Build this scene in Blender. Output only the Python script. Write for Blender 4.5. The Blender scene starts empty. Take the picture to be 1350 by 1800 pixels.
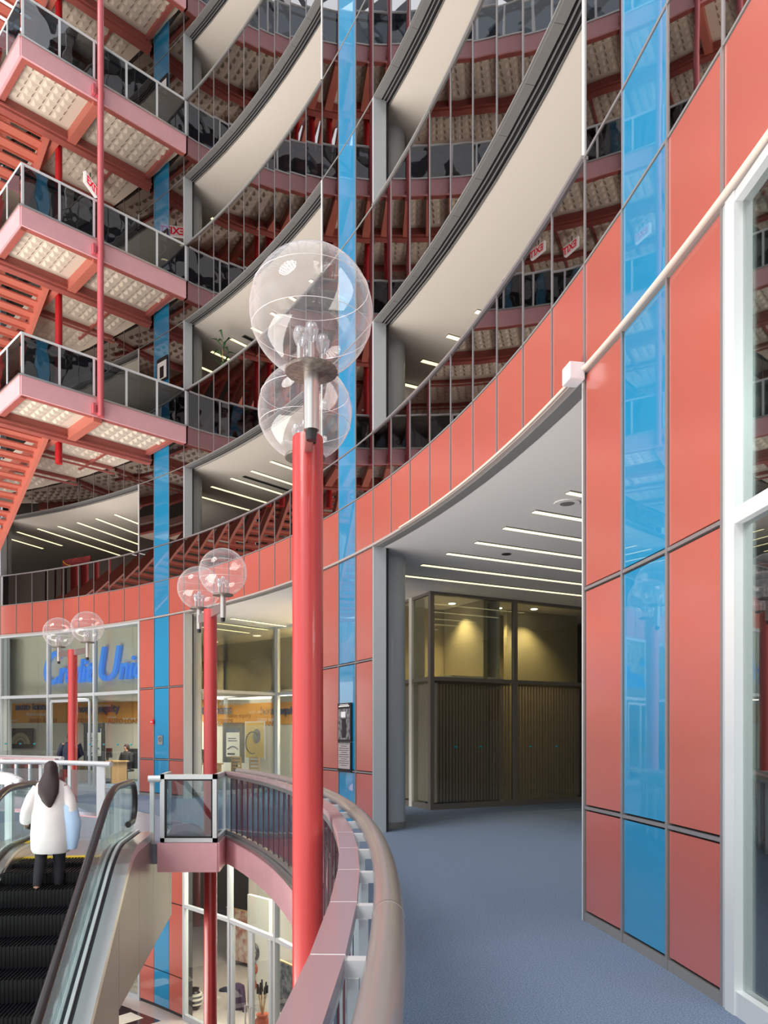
import bpy, math, random
from mathutils import Vector, Matrix
random.seed(7)
S = bpy.context.scene
COL = S.collection
PI = math.pi

# ------------------------------------------------------------------ camera
cam = bpy.data.objects.new('camera', bpy.data.cameras.new('camera'))
COL.objects.link(cam); S.camera = cam
cam.location = (0, 0, 1.6); cam.rotation_euler = (PI/2, 0, 0)
cam.data.sensor_fit = 'HORIZONTAL'; cam.data.sensor_width = 36.0
FPX = 1341.7
cam.data.lens = 36.0*FPX/1350.0
cam.data.shift_y = (1293.4-900.0)/1350.0
cam.data.clip_start = 0.05; cam.data.clip_end = 400

# ------------------------------------------------------------------ light
S.view_settings.view_transform = 'Standard'; S.view_settings.look = 'None'
S.view_settings.gamma = 1.0; S.view_settings.use_curve_mapping = False
S.view_settings.exposure = 0.86
W = bpy.data.worlds.new('world'); S.world = W; W.use_nodes = True
wn = W.node_tree; bg = wn.nodes['Background']
wg = wn.nodes.new('ShaderNodeTexCoord'); ws = wn.nodes.new('ShaderNodeSeparateXYZ')
wr = wn.nodes.new('ShaderNodeValToRGB')
wn.links.new(wg.outputs['Generated'], ws.inputs[0]); wn.links.new(ws.outputs['Z'], wr.inputs[0])
wn.links.new(wr.outputs[0], bg.inputs[0])
e = wr.color_ramp.elements
e[0].position = 0.0; e[0].color = (0.62, 0.57, 0.53, 1)
e[1].position = 0.75; e[1].color = (0.86, 0.93, 1.0, 1)
m_ = wr.color_ramp.elements.new(0.22); m_.color = (0.90, 0.91, 0.93, 1)
bg.inputs[1].default_value = 0.95
sd = bpy.data.lights.new('sun', 'SUN'); sd.energy = 1.7; sd.angle = math.radians(25); sd.color = (1.0, 0.96, 0.9)
sun = bpy.data.objects.new('sun', sd); COL.objects.link(sun)
sun.rotation_euler = Vector((0.50, 0.50, -0.75)).to_track_quat('-Z', 'Y').to_euler()

# added upward area light, stands in for daylight bounced off the concourse floor
ud = bpy.data.lights.new('concourse_bounce_fill', 'AREA'); ud.shape = 'RECTANGLE'; ud.size = 22; ud.size_y = 26; ud.energy = 9500; ud.color = (1.0, 0.95, 0.88)
uo = bpy.data.objects.new('concourse_bounce_fill', ud); COL.objects.link(uo); uo.location = (-21, 3, -5.45); uo.rotation_euler = (PI, 0, 0)

# ------------------------------------------------------------------ atrium circle
CX, CY, R = -21.1712, 2.5718, 23.2616
A0, DA = 0.0838638, 0.0301160
def ang(i): return A0+DA*i
def PT(i, r, z=0.0): return (CX+r*math.cos(ang(i)), CY+r*math.sin(ang(i)), z)
def PA(a, r, z=0.0): return (CX+r*math.cos(a), CY+r*math.sin(a), z)
F1, H1, F2 = 0.0, 4.72, 5.68
SILL = [6.62, 10.36, 14.02, 17.68, 21.34]
HEAD = [8.43, 12.12, 15.77, 19.40, 23.05]
FLR = [5.68, 9.40, 13.06, 16.72, 20.38]
IMIN, IMAX = -12, 51

# ------------------------------------------------------------------ materials
MATS = {}
def mat(name, col, rough=0.5, metal=0.0, coat=0.0, spec=0.5, emit=None, es=0.0, noise=None, bump=None, wave=None, col2=None):
    if name in MATS: return MATS[name]
    m = bpy.data.materials.new(name); m.use_nodes = True
    n = m.node_tree; b = n.nodes['Principled BSDF']
    b.inputs['Base Color'].default_value = (*col, 1)
    b.inputs['Roughness'].default_value = rough; b.inputs['Metallic'].default_value = metal
    b.inputs['Coat Weight'].default_value = coat; b.inputs['Coat Roughness'].default_value = 0.05
    b.inputs['Specular IOR Level'].default_value = spec
    if emit: b.inputs['Emission Color'].default_value = (*emit, 1); b.inputs['Emission Strength'].default_value = es
    tc = n.nodes.new('ShaderNodeTexCoord')
    if noise:
        sc, amt = noise
        t = n.nodes.new('ShaderNodeTexNoise'); t.inputs['Scale'].default_value = sc; t.inputs['Detail'].default_value = 3
        n.links.new(tc.outputs['Object'], t.inputs['Vector'])
        mx = n.nodes.new('ShaderNodeMix'); mx.data_type = 'RGBA'
        c2 = col2 or tuple(max(0, c*(1-amt)) for c in col)
        mr = n.nodes.new('ShaderNodeMapRange'); mr.inputs[1].default_value = 0.35; mr.inputs[2].default_value = 0.65
        n.links.new(t.outputs[0], mr.inputs[0]); n.links.new(mr.outputs[0], mx.inputs[0])
        mx.inputs[6].default_value = (*col, 1); mx.inputs[7].default_value = (*c2, 1)
        n.links.new(mx.outputs[2], b.inputs['Base Color'])
    if bump:
        sc, st, dist = bump
        t = n.nodes.new('ShaderNodeTexNoise'); t.inputs['Scale'].default_value = sc; t.inputs['Detail'].default_value = 1.0
        n.links.new(tc.outputs['Object'], t.inputs['Vector'])
        bp = n.nodes.new('ShaderNodeBump'); bp.inputs['Strength'].default_value = st; bp.inputs['Distance'].default_value = dist
        n.links.new(t.outputs[0], bp.inputs['Height']); n.links.new(bp.outputs[0], b.inputs['Normal'])
        n.links.new(bp.outputs[0], b.inputs['Coat Normal'])
    MATS[name] = m
    return m

def glass(name, tint=(0.8, 0.85, 0.85), refl=0.10, grz=0.8, rim=0.0, haze=0.0, rough=0.0, gcol=(1, 1, 1), bump=None):
    m = bpy.data.materials.new(name); m.use_nodes = True
    n = m.node_tree; n.nodes.clear()
    out = n.nodes.new('ShaderNodeOutputMaterial')
    tr = n.nodes.new('ShaderNodeBsdfTransparent'); tr.inputs[0].default_value = (*tint, 1)
    gl = n.nodes.new('ShaderNodeBsdfGlossy'); gl.inputs['Roughness'].default_value = rough; gl.inputs[0].default_value = (*gcol, 1)
    lw = n.nodes.new('ShaderNodeLayerWeight'); lw.inputs[0].default_value = 0.5
    pw_ = n.nodes.new('ShaderNodeMath'); pw_.operation = 'POWER'; pw_.inputs[1].default_value = 4.5
    n.links.new(lw.outputs['Facing'], pw_.inputs[0])
    ad = n.nodes.new('ShaderNodeMath'); ad.operation = 'MULTIPLY_ADD'; ad.inputs[1].default_value = grz; ad.inputs[2].default_value = refl; ad.use_clamp = True
    n.links.new(pw_.outputs[0], ad.inputs[0])
    mx = n.nodes.new('ShaderNodeMixShader'); n.links.new(ad.outputs[0], mx.inputs[0])
    src = tr.outputs[0]
    if haze:
        df = n.nodes.new('ShaderNodeBsdfDiffuse'); df.inputs[0].default_value = (0.9, 0.88, 0.88, 1)
        m2 = n.nodes.new('ShaderNodeMixShader')
        hz = n.nodes.new('ShaderNodeMath'); hz.operation = 'MULTIPLY_ADD'; hz.inputs[1].default_value = rim; hz.inputs[2].default_value = haze; hz.use_clamp = True
        h2 = n.nodes.new('ShaderNodeMath'); h2.operation = 'POWER'; h2.inputs[1].default_value = 3.0
        n.links.new(lw.outputs['Facing'], h2.inputs[0]); n.links.new(h2.outputs[0], hz.inputs[0]); n.links.new(hz.outputs[0], m2.inputs[0])
        n.links.new(src, m2.inputs[1]); n.links.new(df.outputs[0], m2.inputs[2]); src = m2.outputs[0]
    if bump:
        tc = n.nodes.new('ShaderNodeTexCoord'); t = n.nodes.new('ShaderNodeTexNoise'); t.inputs['Scale'].default_value = bump[0]
        n.links.new(tc.outputs['Object'], t.inputs['Vector'])
        bp = n.nodes.new('ShaderNodeBump'); bp.inputs['Strength'].default_value = bump[1]; bp.inputs['Distance'].default_value = bump[2]
        n.links.new(t.outputs[0], bp.inputs['Height']); n.links.new(bp.outputs[0], gl.inputs['Normal'])
    n.links.new(src, mx.inputs[1]); n.links.new(gl.outputs[0], mx.inputs[2]); n.links.new(mx.outputs[0], out.inputs[0])
    MATS[name] = m
    return m

red = mat('coral_enamel', (0.48, 0.108, 0.078), 0.30, coat=1.0, bump=(0.55, 0.12, 0.06))
red.node_tree.nodes['Principled BSDF'].inputs['Coat IOR'].default_value = 1.9
red.node_tree.nodes['Principled BSDF'].inputs['Coat Roughness'].default_value = 0.16
blue = mat('blue_enamel', (0.012, 0.26, 0.50), 0.2, coat=1.0, spec=0.3, bump=(0.7, 0.05, 0.02))
blue.node_tree.nodes['Principled BSDF'].inputs['Coat IOR'].default_value = 2.1
blue.node_tree.nodes['Principled BSDF'].inputs['Coat Roughness'].default_value = 0.01
mirror = mat('mirror_glass', (0.30, 0.275, 0.27), 0.012, metal=1.0, bump=(0.7, 0.12, 0.02))
alu = mat('aluminium', (0.38, 0.36, 0.365), 0.35, metal=0.6)
aludark = mat('bronze_joint', (0.13, 0.12, 0.12), 0.4, metal=0.4)
jambm = mat('jamb_metal', (0.50, 0.535, 0.56), 0.38, metal=0.15)
white = mat('white_frame', (0.70, 0.72, 0.73), 0.35, metal=0.2)
backing = mat('backing_dark', (0.03, 0.03, 0.032), 0.8)
beige = mat('soffit_beige', (0.78, 0.71, 0.63), 0.85)
greyc = mat('ceiling_grey', (0.80, 0.765, 0.74), 0.85)
slotm = mat('vent_slot', (0.006, 0.006, 0.006), 0.9)
vent = mat('vent_metal', (0.27, 0.265, 0.26), 0.5, metal=0.3)
colm = mat('column_paint', (0.40, 0.43, 0.46), 0.35, coat=0.3)
pink = mat('pink_fascia', (0.78, 0.41, 0.44), 0.5, noise=(3, 0.07))
salmon = mat('salmon_beam', (0.37, 0.10, 0.08), 0.5, noise=(4, 0.08))
orange = mat('salmon_stair', (0.52, 0.155, 0.11), 0.5)
pole = mat('pole_red', (0.46, 0.036, 0.034), 0.32, coat=0.35)
rod = mat('rod_pink', (0.54, 0.10, 0.12), 0.35, coat=0.3)
deepred = mat('deep_red', (0.50, 0.012, 0.018), 0.4)
cream = mat('cream_tile', (0.60, 0.52, 0.43), 0.75)
steel = mat('brushed_steel', (0.56, 0.54, 0.52), 0.28, metal=0.9)
steeld = mat('escalator_cladding', (0.20, 0.16, 0.145), 0.35, metal=0.15)
tube = mat('handrail_grey', (0.29, 0.25, 0.235), 0.30, coat=0.3)
capm = mat('cap_mauve', (0.42, 0.285, 0.30), 0.33, metal=0.15, coat=0.25)
framedk = mat('frame_maroon', (0.10, 0.03, 0.04), 0.4)
rubber = mat('black_rubber', (0.022, 0.017, 0.018), 0.35, coat=0.3)
stepm = mat('step_black', (0.004, 0.0045, 0.006), 0.45, spec=0.3)
yellow = mat('comb_yellow', (0.85, 0.58, 0.03), 0.5)
darkw = mat('dark_office', (0.10, 0.088, 0.075), 0.8)
tan = mat('tan_wall', (0.42, 0.36, 0.25), 0.8)
offw = mat('off_white_wall', (0.70, 0.66, 0.58), 0.8)
orangeb = mat('orange_band', (0.74, 0.34, 0.07), 0.7)
navy = mat('navy_letter', (0.035, 0.06, 0.16), 0.5)
signb = mat('sign_blue', (0.06, 0.24, 0.80), 0.35, emit=(0.08, 0.30, 1.0), es=0.35)
whitel = mat('white_letter', (0.85, 0.85, 0.82), 0.5)
black = mat('black_paint', (0.012, 0.012, 0.014), 0.4)
lamp_e = mat('lamp_strip', (1, 0.95, 0.75), 0.5, emit=(1.0, 0.86, 0.47), es=0.95)
lamp_w = mat('lamp_round', (1, 0.95, 0.85), 0.5, emit=(1.0, 0.90, 0.70), es=7.0)
blind = mat('blind_slat', (0.60, 0.47, 0.41), 0.6)
skin = mat('skin', (0.42, 0.22, 0.15), 0.5)
hair = mat('hair_dark', (0.025, 0.012, 0.012), 0.6)
cloth_w = mat('white_cloth', (0.80, 0.77, 0.76), 0.8, noise=(6, 0.08))
cloth_b = mat('pale_blue_cloth', (0.45, 0.62, 0.85), 0.8)
cloth_k = mat('black_cloth', (0.012, 0.012, 0.016), 0.8)
cloth_n = mat('navy_cloth', (0.02, 0.025, 0.05), 0.8)
wood = mat('chair_wood', (0.50, 0.30, 0.14), 0.5)
clay = mat('red_clay', (0.38, 0.07, 0.035), 0.45)
leaf = mat('leaf_green', (0.03, 0.09, 0.02), 0.6)
alarm = mat('alarm_red', (0.75, 0.02, 0.03), 0.35)
conc = mat('concourse_floor', (0.50, 0.44, 0.41), 0.25, coat=0.3)
concd = mat('concourse_dark', (0.045, 0.025, 0.028), 0.15, coat=0.4)
whitebox = mat('white_box', (0.78, 0.75, 0.77), 0.4)
conduit = mat('cream_conduit', (0.72, 0.62, 0.54), 0.45)
carpet = mat('blue_carpet', (0.185, 0.250, 0.365), 0.95, noise=(95, 0.5), bump=(160, 0.5, 0.01))
tile = mat('landing_tile', (0.24, 0.27, 0.33), 0.35, noise=(5, 0.15))
g_clear = glass('glass_clear', (0.86, 0.90, 0.90), 0.05)
g_shop = glass('glass_shop', (0.80, 0.83, 0.80), 0.06)
g_rail = glass('glass_rail_dark', (0.24, 0.27, 0.30), 0.10, bump=(1.1, 0.15, 0.05))
g_railc = glass('glass_rail_clear', (0.66, 0.74, 0.78), 0.10, bump=(2, 0.2, 0.02))
g_globe = glass('acrylic_globe', (0.96, 0.95, 0.955), 0.05, 0.45, rim=0.45, haze=0.05, bump=(3, 0.08, 0.02))
g_bulb = glass('bulb_glass', (0.8, 0.8, 0.82), 0.2, haze=0.12)
g_esc = glass('glass_escalator', (0.76, 0.86, 0.86), 0.06)

# ------------------------------------------------------------------ mesh helpers
class MB:
    def __init__(s): s.v = []; s.f = []
    def hexa(s, p):            # 8 points: bottom ring 0-3, top ring 4-7
        b = len(s.v); s.v += [tuple(q) for q in p]
        s.f += [tuple(b+k for k in q) for q in ((3,2,1,0),(4,5,6,7),(0,1,5,4),(1,2,6,5),(2,3,7,6),(3,0,4,7))]
    def box(s, x0, x1, y0, y1, z0, z1):
        s.hexa([(x0,y0,z0),(x1,y0,z0),(x1,y1,z0),(x0,y1,z0),(x0,y0,z1),(x1,y0,z1),(x1,y1,z1),(x0,y1,z1)])
    def pbox(s, i0, i1, r0, r1, z0, z1):   # box between two radial joints of the atrium
        s.hexa([PT(i0,r0,z0),PT(i0,r1,z0),PT(i1,r1,z0),PT(i1,r0,z0),PT(i0,r0,z1),PT(i0,r1,z1),PT(i1,r1,z1),PT(i1,r0,z1)])
    def bar(s, a, b, w, h, up=(0,0,1)):    # rectangular bar from a to b
        a = Vector(a); b = Vector(b); d = (b-a).normalized(); u = Vector(up)
        if abs(d.dot(u)) > 0.98: u = Vector((1,0,0))
        x = d.cross(u).normalized()*w/2; y = x.cross(d).normalized()*h/2
        s.hexa([a-x-y, a+x-y, b+x-y, b-x-y, a-x+y, a+x+y, b+x+y, b-x+y])
    def prism(s, poly, z0, z1):
        b = len(s.v); n = len(poly)
        s.v += [(x,y,z0) for x,y in poly]+[(x,y,z1) for x,y in poly]
        s.f.append(tuple(b+k for k in range(n))[::-1]); s.f.append(tuple(b+n+k for k in range(n)))
        for k in range(n):
            j = (k+1) % n; s.f.append((b+k, b+j, b+n+j, b+n+k))
    def tube(s, pts, rad, n=12, cap=True):
        pts = [Vector(p) for p in pts]; b = len(s.v); ref = None
        for k, p in enumerate(pts):
            d = (pts[min(k+1,len(pts)-1)]-pts[max(k-1,0)]).normalized()
            if ref is None:
                ref = Vector((0,0,1)) if abs(d.z) < 0.9 else Vector((1,0,0))
            x = d.cross(ref).normalized(); y = x.cross(d).normalized(); ref = y
            rr = rad[k] if isinstance(rad, (list,tuple)) else rad
            for q in range(n):
                t = 2*PI*q/n; s.v.append(tuple(p+x*math.cos(t)*rr+y*math.sin(t)*rr))
        for k in range(len(pts)-1):
            for q in range(n):
                q2 = (q+1) % n; s.f.append((b+k*n+q, b+k*n+q2, b+(k+1)*n+q2, b+(k+1)*n+q))
        if cap:
            s.f.append(tuple(b+q for q in range(n))[::-1]); s.f.append(tuple(b+(len(pts)-1)*n+q for q in range(n)))
    def lathe(s, prof, c=(0,0,0), n=24):
        b = len(s.v)
        for r, z in prof:
            for q in range(n):
                t = 2*PI*q/n; s.v.append((c[0]+r*math.cos(t), c[1]+r*math.sin(t), c[2]+z))
        for k in range(len(prof)-1):
            for q in range(n):
                q2 = (q+1) % n; s.f.append((b+k*n+q, b+k*n+q2, b+(k+1)*n+q2, b+(k+1)*n+q))
        s.f.append(tuple(b+q for q in range(n))[::-1]); s.f.append(tuple(b+(len(prof)-1)*n+q for q in range(n)))
    def build(s, name, m, parent=None, smooth=False, bevel=0):
        me = bpy.data.meshes.new(name); me.from_pydata(s.v, [], s.f); me.materials.append(m)
        o = bpy.data.objects.new(name, me); COL.objects.link(o)
        if smooth:
            for p in me.polygons: p.use_smooth = True
            try: me.set_sharp_from_angle(angle=math.radians(40))
            except Exception: pass
        if parent:
            o.parent = parent
            if parent.matrix_basis != Matrix(): o.matrix_parent_inverse = parent_matrix(parent).inverted()
        if bevel:
            bv = o.modifiers.new('bevel', 'BEVEL'); bv.width = bevel; bv.segments = 2; bv.limit_method = 'ANGLE'
        return o
def parent_matrix(p):
    m = p.matrix_basis.copy()
    q = p
    while q.parent is not None:
        m = q.parent.matrix_basis @ q.matrix_parent_inverse @ m; q = q.parent
    return m
def struct(name, label=None):
    o = bpy.data.objects.new(name, None); COL.objects.link(o); o['kind'] = 'structure'
    if label: o['label'] = label
    return o
def thing(name, label, cat, loc=(0,0,0), group=None):
    o = bpy.data.objects.new(name, None); COL.objects.link(o); o.location = loc
    o['label'] = label; o['category'] = cat
    if group: o['group'] = group
    return o
def tag(o, label, cat, group=None):
    o['label'] = label; o['category'] = cat
    if group: o['group'] = group
    return o
def pb(i0, i1, r0, r1, z0, z1, name, m, parent=None):
    b = MB(); b.pbox(i0, i1, r0, r1, z0, z1); return b.build(name, m, parent)
def ring(i0, i1, r0, r1, z0, z1, name, m, parent=None, step=1):
    b = MB(); i = i0
    while i < i1-1e-6:
        j = min(i+step, i1); b.pbox(i, j, r0, r1, z0, z1); i = j
    return b.build(name, m, parent)
def tubeo(pts, rad, name, m, parent=None, n=12): 
    b = MB(); b.tube(pts, rad, n); return b.build(name, m, parent, smooth=True)
def boxo(x0,x1,y0,y1,z0,z1,name,m,parent=None,bevel=0):
    b = MB(); b.box(x0,x1,y0,y1,z0,z1); return b.build(name, m, parent, bevel=bevel)
def text(body, size, M, name, m, parent=None, ext=0.004, font_shear=0.0, align='LEFT', sx=1.0, bold=0.0):
    c = bpy.data.curves.new(name, 'FONT'); c.body = body; c.size = size; c.extrude = ext; c.align_x = align; c.shear = font_shear
    c.offset = bold; c.resolution_u = 4
    t = bpy.data.objects.new(name+'_tmp', c); COL.objects.link(t)
    bpy.context.view_layer.update()
    me = bpy.data.meshes.new_from_object(t.evaluated_get(bpy.context.evaluated_depsgraph_get()))
    bpy.data.objects.remove(t); me.materials.clear(); me.materials.append(m)
    me.transform(M @ Matrix.Diagonal((sx, 1, 1, 1)))
    o = bpy.data.objects.new(name, me); COL.objects.link(o)
    if parent:
        o.parent = parent; o.matrix_parent_inverse = parent_matrix(parent).inverted()
    return o
def wallM(i, r, z):           # frame on the atrium circle: x runs to the viewer's right, y up, z towards the centre
    a = ang(i)
    return Matrix(((math.sin(a), 0, -math.cos(a), CX+r*math.cos(a)), (-math.cos(a), 0, -math.sin(a), CY+r*math.sin(a)), (0, 1, 0, z), (0,0,0,1)))
def planeM(p, right):         # vertical plane through p, text running along 'right'
    x = Vector((right[0], right[1], 0)).normalized(); z = Vector((x.y, -x.x, 0))
    return Matrix(((x.x, 0, z.x, p[0]), (x.y, 0, z.y, p[1]), (0, 1, 0, p[2]), (0,0,0,1)))

G = 0.010
def is_blue(i): return i % 12 == 1
def in_trip(i): return i % 12 in (0, 1, 2)

# ================================================================== helpers: where a sight line meets a circle r of the atrium
def hit(x, r):
    t = (x-675.0)/FPX
    a = t*t+1; b = -2*(CX*t+CY); c = CX*CX+CY*CY-r*r
    y = (-b+math.sqrt(b*b-4*a*c))/(2*a); X = t*y
    return (math.atan2(y-CY, X-CX)-A0)/DA, y
def zat(ypx, Y): return 1.6-(ypx-1293.4)*Y/FPX

# ================================================================== structure
# ---- floors and ceilings
ring(-16, 54, 20.98, R+9.2, -0.30, 0.0, 'floor_ground', carpet)['kind'] = 'structure'
ring(-16, 54, R+0.17, R+9.2, H1, H1+0.25, 'ceiling_ground', greyc)['kind'] = 'structure'
ring(-16, 54, R+9.2, R+9.4, -5.7, 24.0, 'wall_back', darkw, step=2)['kind'] = 'structure'
NL = ['second', 'third', 'fourth', 'fifth', 'sixth']
for k in range(5):
    ring(-14, 54, R+0.30, R+9.2, FLR[k]-0.18, FLR[k], 'floor_'+NL[k], darkw, step=3)['kind'] = 'structure'
    ring(-14, 54, R+0.31, R+9.2, HEAD[k], HEAD[k]+0.12, 'ceiling_'+NL[k], beige)['kind'] = 'structure'
    # slotted head strip
    hs = struct('trim_'+str(k+1))
    for i in range(-12, 51):
        if not in_trip(i): pb(i+0.004, i+0.996, R+0.02, R+0.13, HEAD[k]-0.012, HEAD[k]+0.06, 'head_panel', vent, hs)
    sb = MB(); lb = MB()
    for i in range(-12, 51):
        if in_trip(i): continue
        sb.pbox(i, i+1, R+0.13, R+0.31, HEAD[k]+0.05, HEAD[k]+0.09)
        for q in range(3): lb.pbox(i, i+1, R+0.164+q*0.060, R+0.180+q*0.060, HEAD[k]-0.012, HEAD[k]-0.004)
    sb.build('slot_recess', slotm, hs); lb.build('slot_bar', vent, hs)

# ---- concourse floor
fl = MB(); fl.box(-45, 14, -14, 42, -5.85, -5.6); o = fl.build('floor_concourse', conc); o['kind'] = 'structure'
fd = struct('floor_concourse_inlay')
for a_, b_ in ((12, 14.4), (16.8, 19.2), (21.6, 24), (26.4, 28.8)):
    pb(a_, b_, R-1.6, R-0.5, -5.598, -5.592, 'dark_granite_tile', concd, fd)
for a_ in (25.2, 28):
    pb(a_, a_+0.9, R-1.4, R-0.65, -5.592, -5.588, 'pale_granite_tile', offw, fd)
pb(24.5, 30, R-3.6, R-0.45, -5.599, -5.594, 'dark_granite_tile', concd, fd)

# ---- skylight trusses high over the atrium
sk = struct('roof_skylight')
tb = MB()
for q in range(-9, 10):
    tb.box(-21+q*2.6-0.10, -21+q*2.6+0.10, -25, 30, 29.6, 30.2)
    tb.box(-46, 6, 2.5+q*2.8-0.10, 2.5+q*2.8+0.10, 29.6, 30.2)
for q in range(-4, 5):
    tb.bar((-21+q*5.2, -25, 31), (-21+q*5.2+9, 30, 31), 0.14, 0.3)
tb.build('truss_grid', mat('truss_steel', (0.10,0.12,0.15), 0.5), sk)

# ---- ground wall cladding
wg_ = struct('wall_ground')
bk = MB(); tr_ = MB(); jt = MB()
for i in range(IMIN, IMAX):
    m = blue if is_blue(i) else red
    nm = 'blue_panel' if is_blue(i) else 'red_panel'
    pb(i+0.024, i+1-0.024, R, R+0.03, H1+0.045, F2-0.012, nm, m, wg_)
    if in_trip(i):
        for z0, z1 in ((0.095, 0.953), (1.007, 2.841), (2.895, H1-0.01)):
            pb(i+0.036, i+1-0.036, R, R+0.03, z0, z1, nm, m, wg_)
        bk.pbox(i, i+1, R+0.035, R+0.28, 0, H1+0.3)
    bk.pbox(i, i+1, R+0.035, R+0.28, H1+0.03, F2+0.01)
bk.build('backing', backing, wg_)
for i in range(IMIN, IMAX+1):
    z0 = 0.0 if (i % 12 in (0,1,2,3)) else H1+0.03
    w = 0.018 if z0 == 0 else 0.012
    b = MB(); b.pbox(i-w, i+w, R-0.014, R+0.034, z0, F2); b.build('mullion', alu, wg_)
for i in range(IMIN, IMAX):
    if in_trip(i):
        for z in (0.98, 2.868):
            b = MB(); b.pbox(i+0.02, i+0.98, R-0.010, R+0.02, z-0.012, z+0.012); b.build('joint_strip', alu, wg_)
        pb(i+0.02, i+0.98, R-0.006, R+0.03, 0.0, 0.07, 'kick_plate', vent, wg_)
# bright gutter trim under the red band
lt = MB(); ld = MB()
for i in range(IMIN, IMAX):
    lt.pbox(i, i+1, R-0.03, R+0.03, H1+0.005, H1+0.042)
    ld.pbox(i, i+1, R+0.03, R+0.17, H1-0.005, H1+0.03)
lt.build('gutter_trim', mat('gutter_grey', (0.40, 0.34, 0.32), 0.45), wg_); ld.build('head_reveal', vent, wg_)

# ---- upper bands of mirror glass
bands = [(F2, SILL[0]), (HEAD[0], SILL[1]), (HEAD[1], SILL[2]), (HEAD[2], SILL[3]), (HEAD[3], SILL[4])]
for k, (z0, z1) in enumerate(bands):
    wk = struct('wall_'+NL[k])
    bkb = MB(); ss = MB()
    imin = -9 if k < 2 else 3
    for i in range(IMIN, IMAX):
        m = blue if is_blue(i) else mirror
        nm = 'blue_panel' if is_blue(i) else 'mirror_panel'
        g = G*0.6
        pb(i+g, i+1-g, R, R+0.03, z0+0.012, z1-0.03, nm, m, wk)
        bkb.pbox(i, i+1, R+0.04, R+0.28, z0+0.015, z1-0.02)
        if in_trip(i):
            pb(i+g, i+1-g, R, R+0.03, z1+0.012, HEAD[k]-0.012, nm, m, wk)
            bkb.pbox(i, i+1, R+0.04, R+0.28, z1-0.03, HEAD[k]+0.02)
            ss.pbox(i, i+1, R-0.006, R+0.035, z1-0.02, z1+0.004)
        else:
            ss.pbox(i, i+1, R-0.03, R+0.30, z1-0.03, z1+0.0)
    bkb.build('backing', backing, wk); ss.build('sill_cap', alu if k == 0 else vent, wk)
    lo = MB()
    for i in range(IMIN, IMAX): lo.pbox(i, i+1, R-0.008, R+0.035, z0-0.006, z0+0.012)
    lo.build('edge_trim', vent, wk)
    for i in range(IMIN, IMAX+1):
        zt = HEAD[k] if (i % 12 in (0,1,2,3)) else z1-0.02
        b = MB(); b.pbox(i-0.008, i+0.008, R-0.010, R+0.034, z0, zt); b.build('mullion', alu, wk)

# ---- jambs of the openings
for q in (3, 12, 15, 24, 27, 36, 39, 48):
    jb = struct('jamb_trim')
    s = 1 if q % 12 == 3 else -1
    for z0, z1 in [(0.0, H1)]+[(SILL[k], HEAD[k]) for k in range(5)]:
        wd = 0.05
        if q % 12 == 3: pb(q-0.01, q+wd, R-0.012, R+0.22, z0, z1, 'jamb_frame', white, jb)
        else: pb(q-wd, q+0.01, R-0.012, R+0.22, z0, z1, 'jamb_frame', jambm, jb)

# ---- columns behind the cladding
def column(i, z0, z1, name='interior_column'):
    c = PT(i, 23.86)
    b = MB(); b.lathe([(0.285, 0), (0.285, z1-z0)], (c[0], c[1], z0), 40)
    o = b.build(name, colm, None, smooth=True); o['kind'] = 'structure'
    b = MB(); b.lathe([(0.295, 0), (0.295, 0.11)], (c[0], c[1], z0), 40); b.build('column_base', vent, o, smooth=True)
for q in (0.86, 12.86, 24.86, 36.86):
    column(q-0.0, 0, H1)
    for k in range(5): column(q-0.0, FLR[k], HEAD[k])

# ================================================================== ceiling lamps
def rot_about(p, d):
    x = p[0]-CX; y = p[1]-CY; c, s = math.cos(d), math.sin(d)
    return (CX+x*c-y*s, CY+x*s+y*c)
starts = [(2.60, 8.90), (2.34, 9.74), (2.07, 10.57), (1.79, 11.4), (1.47, 12.25), (1.07, 13.0), (0.68, 13.86), (0.30, 14.75)]
def strip(p, dr, L, z, label, group):
    t = thing('strip_light', label, 'ceiling light', (p[0], p[1], z), group)
    d = Vector((dr[0], dr[1], 0)); a = Vector((p[0], p[1], z-0.006)); q = a+d*L
    b = MB(); b.bar(a, q, 0.10, 0.02); b.build('housing', vent, t)
    b = MB(); b.bar(a+d*0.01+Vector((0,0,-0.012)), q-d*0.01+Vector((0,0,-0.012)), 0.085, 0.012); b.build('diffuser', lamp_e, t)
LEVELS = [(H1, 'ground')]+[(HEAD[k], NL[k]) for k in range(4)]
MODN = {0: ('open bay with the round column', 'wide bay'), 1: ('the bay above the credit windows', 'middle bay'), 2: ('the bay behind the far balcony', 'far bay')}
for (z, nm) in LEVELS:
    for mod in range(3):
        if mod == 2 and nm not in ('second',): continue
        if mod == 0 and nm in ('fourth', 'fifth'): continue
        if mod == 2 and nm == 'ground': continue
        if mod == 0 and nm == 'third': continue
        for q, p0 in enumerate(starts):
            if mod and q == 0: continue
            if mod and nm == 'ground' and q < 5: continue
            if mod == 0 and nm == 'second' and q < 3: continue
            d = DA*12*mod
            p = rot_about(p0, d); an = 0.485+d
            L = (5.0 if mod == 0 else 2.0) if nm == 'ground' or q > 5 else (0.9 if mod == 0 and q < 4 else 4.0)
            if mod == 0 and nm == 'second': L = 4.2
            strip(p, (math.cos(an), math.sin(an)), L, z,
                  'lit ceiling strip, %s storey, %s' % (nm, MODN[mod][0]), '%s storey strips, %s' % (nm, MODN[mod][1]))
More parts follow.
